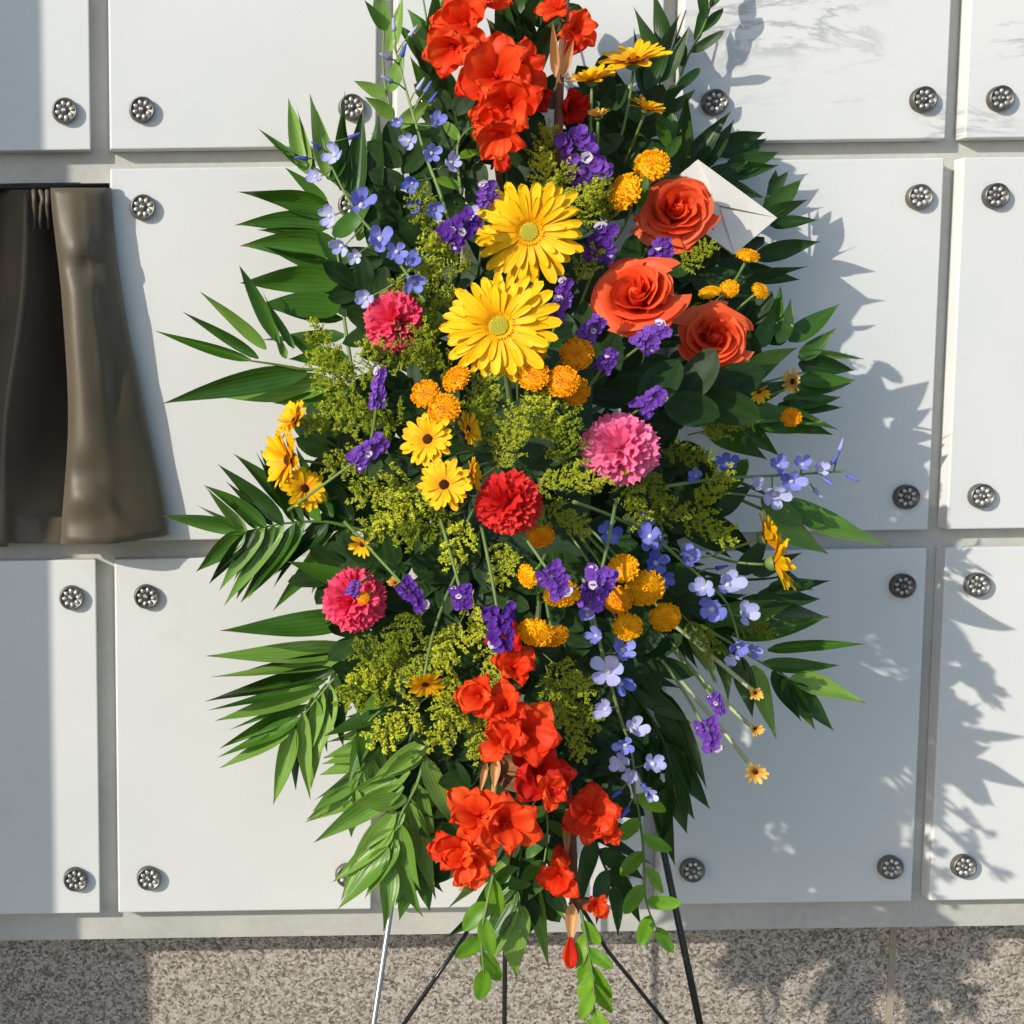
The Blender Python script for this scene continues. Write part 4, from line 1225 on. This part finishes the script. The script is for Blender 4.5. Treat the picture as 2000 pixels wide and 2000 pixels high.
# ---------------------------------------------------------------- delphiniums
def delph_petal(mat):
    mb = MB()
    ph = rnd.random() * 6
    def f(s, t):
        s = s * (1.7 - .7 * s)
        w = .80 * (.2 + .8 * math.sin(min(1, s * 1.15) * math.pi / 2)) * math.sqrt(max(0.0, 1 - s ** 4))
        return (s, t * w * .5, .22 * s * s + .12 * t * t * s + .05 * math.sin(4 * t + ph) * s)
    mb.grid(5, 4, f)
    return mb.build("petal", mat)
DLP = {k: [delph_petal(M[k]) for _ in range(3)] for k in ('delph', 'delph_pale', 'delph_deep')}
def bee():
    mb = MB()
    mb.dome((0, 0, .03), .20, .22, 3, 8, 0)
    mb.tube([(0, 0, 0), (.05, 0, -.4), (.18, 0, -.9)], .13, .03, 6, 1)
    return mb.build("floret", [M['statice_white'], M['delph']])
BEE = bee()
DBUD = None
def delphinium(label, path, florets, dd=.05, k=.8, leafs=0, buds=()):
    pts = [Vector((q[0], q[1], D(q[0], q[1], k, dd))) for q in path]
    cur = catmull(pts, 20)
    root = thing("delphinium_stem", label, "delphinium", P(*cur[0]), "blue delphinium stems")
    mb = MB(); mb.tube([P(*q) for q in cur], .0019, .0010, 6)
    part("stem", mb.build("stem", M['stem']), root)
    for (u, v, w, tx, ty, key) in florets:
        d = D(u, v, k, dd + .012)
        p = P(u, v, d)
        n = face(p, tx, ty)
        R = w * .55 * px(d)
        Mh = zframe(p, n, R, rnd.random() * 6)
        fl = part("floret", BEE, root, Mh)
        for i in range(5):
            a = 2 * math.pi * i / 5 + rnd.uniform(-.2, .2)
            e = math.radians(22 + rnd.uniform(-10, 24))
            x = Vector((math.cos(a) * math.cos(e), math.sin(a) * math.cos(e), math.sin(e)))
            up = Vector((-math.cos(a) * math.sin(e), -math.sin(a) * math.sin(e), math.cos(e)))
            part("petal", rnd.choice(DLP[key]), fl, Mh @ frame(Vector((math.cos(a) * .08, math.sin(a) * .08, 0)), x, up, rnd.uniform(.85, 1.1)))
        j = min(range(len(cur)), key=lambda i: (cur[i].x - u) ** 2 + (cur[i].y - v) ** 2)
        mb = MB(); mb.tube(bez(P(*cur[j]), P(*cur[j]).lerp(p, .5) - n * .006, p - n * R * .5, 4), .0009, .0007, 5)
        part("flower_stalk", mb.build("flower_stalk", M['stem']), root)
    for (u, v) in buds:
        d = D(u, v, k, dd + .008)
        j = min(range(len(cur)), key=lambda i: (cur[i].x - u) ** 2 + (cur[i].y - v) ** 2)
        p, b = P(u, v, d), P(*cur[max(0, j - 1)])
        mb = MB(); mb.tube([b, b.lerp(p, .5) + Vector((0, 0, .002)), p], .0008, .0008, 5)
        x = (p - b).normalized()
        mb.tube([p, p + x * .004, p + x * .009, p + x * .013], .0026, .0010, 6, 1)
        part("bud", mb.build("bud", [M['stem'], M['delph_deep'] if rnd.random() < .6 else M['delph_pale']]), root)
a, b_, c_ = 'delph', 'delph_pale', 'delph_deep'
delphinium("blue delphinium stem at upper left in front of the upright palm", [(830, 590), (770, 500), (700, 420), (650, 330), (630, 270)],
           [(655, 303, 52, -.5, .3, b_), (617, 345, 36, -.6, .1, b_), (645, 422, 46, -.5, 0, b_), (705, 402, 58, .1, .6, a), (668, 480, 46, -.6, -.1, b_), (742, 468, 60, .0, .2, a), (775, 492, 44, .2, .1, a), (800, 512, 44, .3, .3, a), (808, 548, 50, .2, -.2, a), (715, 582, 44, -.4, .0, b_), (695, 500, 34, -.2, -.3, b_)], .06, .8, 0, [(625, 290), (680, 270), (600, 310)])
delphinium("thin blue delphinium stem at upper left nearest the scarlet florets", [(890, 480), (860, 380), (830, 300), (800, 200), (770, 90)],
           [(800, 275, 40, -.4, .1, b_), (842, 300, 42, .2, .1, a), (880, 318, 42, .5, .3, b_), (850, 240, 40, .5, .5, a), (806, 357, 40, -.2, -.2, c_), (848, 408, 40, .2, -.1, a), (915, 420, 36, .4, .4, b_), (812, 400, 34, -.4, -.3, c_), (780, 240, 30, -.5, .2, a)], .04, .8, 0, [(785, 110), (765, 160), (815, 175), (840, 200), (770, 60), (800, 70), (830, 180), (760, 115)])
delphinium("violet blue delphinium stem sticking out at the right edge", [(1300, 950), (1400, 935), (1490, 930), (1580, 925), (1650, 920)],
           [(1420, 905, 46, .0, .2, c_), (1360, 930, 36, -.2, .2, a), (1520, 912, 44, .1, .4, a), (1482, 945, 30, -.2, .1, b_), (1510, 965, 58, .1, -.3, b_), (1545, 940, 50, .3, .0, a), (1568, 908, 40, .2, .6, a), (1600, 918, 36, .4, .3, b_)], .03, .8, 0, [(1640, 880), (1655, 928), (1610, 935), (1625, 905), (1590, 955)])
delphinium("pale blue delphinium stem at lower right beside the yellow buttons", [(1220, 1010), (1290, 1060), (1360, 1120), (1420, 1180), (1450, 1280)],
           [(1270, 1048, 50, .0, .3, a), (1350, 1092, 54, .1, .4, a), (1420, 1142, 60, .3, .2, b_), (1390, 1190, 66, .0, -.1, a), (1456, 1200, 56, .4, .2, b_), (1375, 1150, 48, -.3, .1, b_), (1442, 1262, 48, .2, -.3, a), (1470, 1270, 34, .5, -.2, a), (1430, 1285, 34, -.2, -.5, b_)], .055, .8, 0, [(1330, 1080), (1400, 1110)])
delphinium("pale blue delphinium stem trailing down at lower centre right", [(1140, 1130), (1170, 1250), (1205, 1380), (1235, 1480), (1240, 1570)],
           [(1148, 1200, 44, -.1, .2, a), (1165, 1242, 40, -.3, .1, a), (1215, 1270, 56, .3, .3, a), (1188, 1310, 70, .0, .1, b_), (1212, 1335, 50, .4, -.2, c_), (1184, 1385, 46, -.4, -.1, b_), (1240, 1425, 52, .3, .2, b_), (1222, 1455, 44, -.2, -.2, a), (1214, 1490, 44, -.4, .0, b_), (1275, 1492, 50, .4, .0, b_), (1232, 1512, 36, 0, -.4, b_), (1268, 1550, 34, .3, -.3, b_)], .055, .8, 0, [(1225, 1580), (1210, 1545), (1255, 1530)])
delphinium("deep blue delphinium stem shaded in the middle at right", [(1120, 980), (1200, 1010), (1270, 1050), (1300, 1110)],
           [(1258, 1022, 46, -.1, .2, c_), (1275, 1052, 56, .1, -.2, a), (1190, 1040, 48, .0, .0, c_), (1280, 1100, 50, .2, .0, c_), (1296, 1130, 40, .3, -.2, c_)], .03, .8)

# ---------------------------------------------------------------- statice
def statice_head():
    mb = MB()
    for k in range(54):
        x = k / 54 * 1.0
        side = -1 if k % 2 else 1
        yy = side * rnd.uniform(.02, .30) * (1 - .4 * x)
        c = Vector((x, yy, rnd.uniform(.0, .26)))
        dr = Vector((rnd.uniform(.0, .7), side * rnd.uniform(.0, .8), 1)).normalized()
        Mx = zframe(c, dr, .125 * rnd.uniform(.75, 1.2), rnd.random() * 6)
        white = rnd.random() < .05
        for p_ in range(5):
            an = 2 * math.pi * p_ / 5
            Mp = Mx @ Matrix.Rotation(an, 4, 'Z') @ Matrix.Rotation(-.75, 4, 'Y')
            mb.grid(2, 2, lambda s, t: (s, t * (.12 + .38 * s) , .1 * t * t - .15 * s * s + .10 * math.sin(5 * t) * s), 1 if white else 0, Mp)
    return mb.build("blossom", [M['statice'], M['statice_white']])
STH = [statice_head() for _ in range(4)]
def statice(label, u, v, ang, ln, dd=.06, wide=1.0, base=None, k=1.0):
    a = math.radians(ang)
    du, dv = math.cos(a) * ln * .5, -math.sin(a) * ln * .5
    d = D(u, v, k, dd)
    b, t = P(u - du, v - dv, d - .004), P(u + du, v + dv, d + .006)
    root = thing("statice_stem", label, "statice", b, "purple statice")
    nrm = face(b, rnd.uniform(-.2, .2), rnd.uniform(0, .3))
    L = (t - b).length
    part("blossom", rnd.choice(STH), root, frame(b, t - b, nrm, L, L * wide, L * .8))
    q = P(*base) if base else b - (t - b).normalized() * .07 - FWD * -.03
    mb = MB(); mb.tube(bez(b.lerp(t, .8), b, q, 6), .0013, .0016, 5)
    part("stem", mb.build("stem", M['stem']), root)
statice("tall purple statice spike right of the upper gladiolus", 1137, 303, 115, 105, .04)
statice("small purple statice tuft left of the upper gerbera's top", 951, 376, 90, 46, .05, 1.3)
statice("purple statice tuft left of the upper gerbera", 899, 446, 40, 74, .05, 1.2)
statice("deep purple statice right of the upper gerbera", 1178, 474, 75, 72, .05, 1.2)
statice("deep purple statice below the first rose", 1293, 492, 80, 58, .05, 1.1)
statice("purple statice tuft right of the lower gerbera", 1088, 606, 60, 52, .06, 1.2)
statice("thin purple statice sprig between the gerberas and the widest rose", 1103, 568, 80, 50, .05)
statice("small purple statice below the left of the widest rose", 1157, 640, 50, 52, .06, 1.1)
statice("purple statice right below the widest rose", 1274, 658, 40, 66, .06, 1.2)
statice("purple statice by the highest centre button", 1188, 702, 60, 46, .06, 1.1)
statice("purple statice above the light pink carnation", 1270, 783, 40, 62, .06, 1.1)
statice("narrow dark purple statice in the left goldenrod", 741, 755, 85, 74, .07, .6)
statice("dark purple statice left of the brown eyed daisies", 721, 881, 38, 76, .07, .8)
statice("purple statice lying right of the lower left carnation", 806, 1163, -50, 66, .06, .9)
statice("small faded purple statice below the left goldenrod", 903, 1168, -80, 44, .06, 1.3)
statice("purple statice tuft above the wide lower button", 1085, 1136, -60, 64, .08, 1.3)
statice("purple statice right of the wide lower button", 1165, 1152, -110, 80, .06, 1.0)
statice("purple statice left of the touching button pair", 977, 1226, -85, 84, .06, 1.0)
statice("pale purple statice floret on a long stem at lower right, upper one", 1400, 1376, -65, 42, .06, .9, bs(1300, 1240))
statice("dark purple statice on a long stem at lower right, lower one", 1384, 1436, -75, 62, .06, 1.1, bs(1280, 1270))
statice("tiny purple statice on the lower left carnation", 690, 1146, 70, 28, .115, 1.0, bs(740, 1110))

# ---------------------------------------------------------------- goldenrod
def goldenrod(seed, mat, many):
    r = random.Random(seed)
    st, bl = MB(), MB()
    main = [Vector((x, .06 * math.sin(x * 2 + seed), -.10 * x * x)) for x in [i / 8 for i in range(9)]]
    st.tube(main, .012, .006, 5)
    nb = 13
    for k in range(nb):
        x = .22 + .74 * k / nb
        i = int(x * 8)
        b = main[i].lerp(main[min(8, i + 1)], x * 8 - i)
        side = 1 if k % 2 else -1
        L = (.36 - .18 * x) * r.uniform(.8, 1.25)
        dr = Vector((.62, side * r.uniform(.4, 1.0), r.uniform(-.1, .6))).normalized()
        e = b + dr * L + Vector((0, 0, -.03))
        mid = b + dr * L * .5 + Vector((0, 0, .05))
        br = bez(b, mid, e, 6)
        st.tube(br, .006, .003, 4, 0, False)
        for q in range(many):
            f = r.uniform(.12, 1.05)
            c = br[min(6, int(f * 6))] + Vector((r.uniform(-.034, .034), r.uniform(-.034, .034), r.uniform(-.005, .055)))
            for w in range(3):
                n = Vector((r.uniform(-1, 1), r.uniform(-1, 1), r.uniform(.2, 1))).normalized()
                x_ = n.orthogonal().normalized()
                x_ = Matrix.Rotation(r.random() * 6, 3, n) @ x_
                y_ = n.cross(x_)
                s = r.uniform(.015, .036)
                j = len(bl.v)
                for p in (c - x_ * s, c - y_ * s * .34 + n * s * .3, c + x_ * s, c + y_ * s * .34 + n * s * .3):
                    bl.v.append(p); bl.uv.append((0, 0))
                bl.f.append((j, j + 1, j + 2, j + 3)); bl.m.append(0)
    for q in range(26):
        f = r.uniform(.75, 1.08)
        c = main[8] * f + Vector((0, r.uniform(-.04, .04), r.uniform(-.02, .04)))
        for w in range(3):
            n = Vector((r.uniform(-1, 1), r.uniform(-1, 1), r.uniform(.2, 1))).normalized()
            x_ = n.orthogonal().normalized(); y_ = n.cross(x_); s = r.uniform(.016, .036); j = len(bl.v)
            for p in (c - x_ * s, c - y_ * s * .5, c + x_ * s, c + y_ * s * .5):
                bl.v.append(p); bl.uv.append((0, 0))
            bl.f.append((j, j + 1, j + 2, j + 3)); bl.m.append(0)
    return st.build("stem", M['stem']), bl.build("blossoms", mat, False)
GR = {'gold': [goldenrod(i, M['gold'], 32) for i in range(5)], 'gold_bright': [goldenrod(20 + i, M['gold_bright'], 32) for i in range(4)]}
def rod(label, u, v, ang, ln, key='gold', dd=.03, k=.85):
    a = math.radians(ang)
    du, dv = math.cos(a) * ln * .5, -math.sin(a) * ln * .5
    d = D(u, v, k, dd)
    b, t = P(u - du, v - dv, d - .02), P(u + du, v + dv, d + .012)
    root = thing("goldenrod_sprig", label, "goldenrod", b, "goldenrod sprigs among the flowers")
    st, bl = rnd.choice(GR[key])
    Mx = frame(b, t - b, face(b, rnd.uniform(-.4, .4), rnd.uniform(-.2, .4)), (t - b).length)
    part("stem", st, root, Mx)
    part("blossoms", bl, root, Mx, "stuff")
for row in (
    ("goldenrod sprig under the lowest upper scarlet floret", 1055, 300, 80, 110, 'gold'), ("goldenrod sprig between the upper gerbera and the tall statice", 1090, 370, 60, 110, 'gold'),
    ("goldenrod sprig beside the side turned button at upper right", 1185, 400, 100, 100, 'gold'), ("goldenrod sprig left of the tall statice, below the brown stalk", 1110, 395, 20, 90, 'gold'),
    ("bright goldenrod sprig at far left over the broad palm blades", 640, 690, 125, 120, 'gold_bright'), ("goldenrod sprig at left beneath the hot pink carnation", 690, 735, 200, 130, 'gold_bright'),
    ("goldenrod sprig at left below the broad palm blades", 660, 820, 190, 120, 'gold'), ("goldenrod sprig left of the narrow dark statice", 760, 700, 160, 110, 'gold'),
    ("goldenrod sprig left of the upper gerbera, by the palm", 835, 440, 110, 130, 'gold'), ("goldenrod sprig between the upper gerbera and blue delphinium", 880, 510, 150, 120, 'gold'),
    ("goldenrod sprig left of the lower gerbera, upper one", 850, 570, 120, 120, 'gold'), ("goldenrod sprig left of the lower gerbera, lower one", 830, 650, 190, 110, 'gold'),
    ("goldenrod sprig above the left orange buttons", 850, 700, 160, 100, 'gold'), ("goldenrod sprig in the centre under the lower gerbera", 950, 800, 95, 130, 'gold'),
    ("goldenrod sprig in the centre right of the shaded daisy", 990, 850, 70, 120, 'gold'), ("goldenrod sprig in the centre below the front button", 1040, 810, 80, 120, 'gold'),
    ("goldenrod sprig left of the light pink carnation", 1095, 870, 85, 130, 'gold_bright'), ("bright goldenrod sprig right of the red carnation", 1085, 945, 20, 120, 'gold_bright'),
    ("goldenrod sprig under the light pink carnation", 1160, 940, 30, 120, 'gold_bright'), ("goldenrod sprig below right of the light pink carnation", 1265, 945, -50, 110, 'gold_bright'),
    ("bright goldenrod sprig at the right above the side daisies", 1390, 970, 60, 120, 'gold_bright'), ("bright goldenrod sprig at the right, left of the side daisies", 1370, 1030, -20, 130, 'gold_bright'),
    ("goldenrod sprig above the right palm blades by the lemon leaf", 1400, 830, 20, 120, 'gold'), ("dark goldenrod sprig right of the light pink carnation", 1330, 880, -10, 120, 'gold'),
    ("goldenrod sprig left of the red carnation, below the daisies", 850, 1030, 210, 130, 'gold'), ("bright goldenrod sprig below the lower brown eyed daisy", 905, 1050, 250, 120, 'gold_bright'),
    ("goldenrod sprig at left under the dark purple statice", 760, 950, 190, 140, 'gold'), ("goldenrod sprig at left above the small down turned daisy", 780, 1020, 200, 130, 'gold'),
    ("goldenrod sprig at lower left under the carnation", 760, 1260, 190, 130, 'gold'), ("bright goldenrod sprig at lower left over the pale palm blades", 735, 1345, 205, 140, 'gold_bright'),
    ("goldenrod sprig at lower left around the drooping daisy", 850, 1280, 230, 130, 'gold'), ("bright goldenrod sprig at lower left below the drooping daisy", 790, 1410, 220, 140, 'gold_bright'),
    ("goldenrod sprig left of the lower gladiolus", 880, 1400, 240, 130, 'gold_bright'), ("goldenrod sprig touching the left of the lower scarlet florets", 945, 1430, 262, 110, 'gold_bright'),
    ("goldenrod sprig over the top of the lower gladiolus", 955, 1300, 275, 110, 'gold_bright'), ("small goldenrod sprig above the purple statice at lower left", 925, 1210, 280, 90, 'gold_bright'),
    ("goldenrod sprig right of the lower gladiolus, upper one", 1110, 1310, -40, 120, 'gold_bright'), ("goldenrod sprig right of the lower gladiolus, middle one", 1130, 1370, -50, 120, 'gold_bright'),
    ("goldenrod sprig right of the lower gladiolus, lower one", 1115, 1430, -65, 110, 'gold_bright'), ("small goldenrod sprig at lower right among bare stems", 1360, 1240, -55, 100, 'gold'),
    ("goldenrod sprig between the pale delphinium and the palm at right", 1470, 1230, -15, 80, 'gold'), ("goldenrod sprig right of the first rose above the third", 1350, 500, 35, 90, 'gold_bright'),
    ("goldenrod sprig right above the lower gerbera's left petals", 815, 600, 140, 120, 'gold'), ("goldenrod sprig between the hot pink carnation and lower gerbera", 835, 690, 100, 110, 'gold_bright'),
    ("goldenrod sprig just above the brown eyed daisies' left", 740, 830, 170, 130, 'gold_bright'), ("goldenrod sprig below the lower brown eyed daisy's left", 800, 985, 220, 130, 'gold_bright'),
    ("goldenrod sprig in the dark centre left of the pink carnation's top", 1060, 830, 110, 120, 'gold_bright'), ("goldenrod sprig in the dark centre above the red carnation", 985, 880, 60, 110, 'gold'),
    ("goldenrod sprig under the red carnation's right side", 1095, 1000, -30, 120, 'gold_bright'), ("goldenrod sprig right of the pink carnation's lower edge", 1240, 970, -70, 110, 'gold_bright'),
    ("goldenrod sprig above the biggest lower yellow button", 1290, 1000, 10, 110, 'gold'), ("goldenrod sprig right of the upper gerbera and above the deep statice", 1140, 405, 70, 100, 'gold_bright'),
    ("goldenrod sprig just right of the upper gerbera", 1140, 520, 60, 90, 'gold'), ("goldenrod sprig below the tall statice, left side", 1060, 350, 100, 100, 'gold_bright'),
    ("goldenrod sprig left of the drooping daisy at lower left", 760, 1310, 200, 130, 'gold_bright'), ("goldenrod sprig under the lower left carnation's right side", 800, 1230, 230, 120, 'gold'),
    ("goldenrod sprig left of the lower purple statice", 890, 1250, 250, 120, 'gold_bright'), ("goldenrod sprig left of the lower gladiolus top", 870, 1340, 260, 120, 'gold_bright'),
    ("goldenrod sprig at far left under the hot pink carnation", 655, 740, 140, 120, 'gold_bright'), ("goldenrod sprig at left beside the far left daisies", 690, 890, 200, 110, 'gold'),
    ("goldenrod sprig right of the first brown eyed daisy", 940, 830, 100, 110, 'gold_bright'), ("goldenrod sprig right of the lower gladiolus, innermost", 1090, 1350, -70, 110, 'gold_bright'),
    ("goldenrod sprig at left below the second broad palm", 700, 790, 170, 110, 'gold'), ("dark goldenrod sprig below the shaded button", 980, 1090, 260, 100, 'gold')):
    rod(*row)

# ---------------------------------------------------------------- envelope
A, B, C = (1362, 312), (1517, 426), (1434, 497)
ed = .112
a3, b3, c3 = P(*A, ed - .006), P(*B, ed), P(*C, ed + .012)
d3 = a3 + c3 - b3
nrm = (b3 - a3).cross(c3 - b3).normalized()
if nrm.y > 0:
    nrm = -nrm
env = thing("card_envelope", "white card envelope stuck in behind the upper right rose", "envelope", (a3 + c3) * .5)
mb = MB()
th = nrm * .0022
vs = [a3, b3, c3, d3]
for q in vs:
    mb.v.append(q); mb.uv.append((0, 0))
for q in vs:
    mb.v.append(q - th); mb.uv.append((0, 0))
mb.f += [(0, 1, 2, 3), (7, 6, 5, 4), (0, 4, 5, 1), (1, 5, 6, 2), (2, 6, 7, 3), (3, 7, 4, 0)]
mb.m += [0] * 6
part("body", mb.build("body", M['paper'], False), env)
mb = MB()
mid = (a3 + b3 + c3 + d3) * .25 + nrm * .0032
top = [b3 + nrm * .0010, c3 + nrm * .0010, mid + (b3 + c3 - a3 - d3) * .02]
for q in top:
    mb.v.append(q); mb.uv.append((0, 0))
for q in top:
    mb.v.append(q - nrm * .0006); mb.uv.append((0, 0))
mb.f += [(0, 1, 2), (5, 4, 3), (0, 3, 4, 1), (1, 4, 5, 2), (2, 5, 3, 0)]
mb.m += [0] * 5
part("flap", mb.build("flap", M['paper'], False), env)
mb = MB()
top = [a3 + nrm * .0011, b3 + nrm * .0011, mid + nrm * .0008 + (a3 + b3 - c3 - d3) * .01]
for q in top:
    mb.v.append(q); mb.uv.append((0, 0))
for q in top:
    mb.v.append(q - nrm * .0006); mb.uv.append((0, 0))
mb.f += [(0, 1, 2), (5, 4, 3), (0, 3, 4, 1), (1, 4, 5, 2), (2, 5, 3, 0)]
mb.m += [0] * 5
part("flap", mb.build("flap", M['paper'], False), env)

# ---------------------------------------------------------------- foam and easel
fo = thing("floral_foam", "dark green floral foam cage holding all the stems", "foam", P(1010, 900, .22))
mb = MB()
cx = P(1010, 900, .22)
mb.box((cx.x - .055, -.27, cx.z - .11), (cx.x + .055, -.19, cx.z + .11))
part("block", mb.build("block", M['foam'], False), fo)
mb = MB()
for k in range(4):
    z = cx.z - .09 + .06 * k
    mb.tube([(cx.x - .058, -.188, z), (cx.x - .058, -.274, z), (cx.x + .058, -.274, z), (cx.x + .058, -.188, z)], .0012, .0012, 4)
part("cage", mb.build("cage", M['foam']), fo)

def to_ground(p, q):
    t = (Z_GROUND + .004 - p.z) / (q.z - p.z)
    return p + (q - p) * t
ez = thing("wire_easel", "dark wire easel whose thin legs show below the flowers", "easel", P(1010, 1900, .2))
def leg(u0, v0, d0, u1, v1, d1, r, mk='wire'):
    p, q = P(u0, v0, d0), P(u1, v1, d1)
    g = to_ground(p, q)
    mb = MB(); mb.tube([p, q, g], r, r, 10)
    part("leg", mb.build("leg", M[mk]), ez, None, None, "bright silvery leg catching the sun" if mk == "glint_wire" else None)
    mb = MB(); mb.tube([g + Vector((0, 0, .012)), g + Vector((0, 0, -.003))], r * 1.7, r * 1.9, 10)
    part("foot", mb.build("foot", M['rod']), ez)
leg(985, 300, .075, 728, 2010, .335, .0027, 'glint_wire')
leg(1010, 300, .075, 1369, 2010, .240, .0035)
leg(1000, 420, .065, 985, 2010, .09, .0026)
mb = MB(); mb.tube([P(1060, 1560, .215), P(905, 1832, .26), P(782, 2010, .30)], .0021, .0021, 8)
part("brace", mb.build("brace", M['wire']), ez)
mb = MB(); mb.tube([P(1010, 1560, .215), P(1186, 1856, .235), P(1310, 2010, .25)], .0021, .0021, 8)
part("brace", mb.build("brace", M['wire']), ez)
mb = MB(); mb.tube([P(940, 760, .165), P(1010, 765, .165), P(1090, 760, .160)], .0022, .0022, 8)
part("crossbar", mb.build("crossbar", M['wire']), ez)
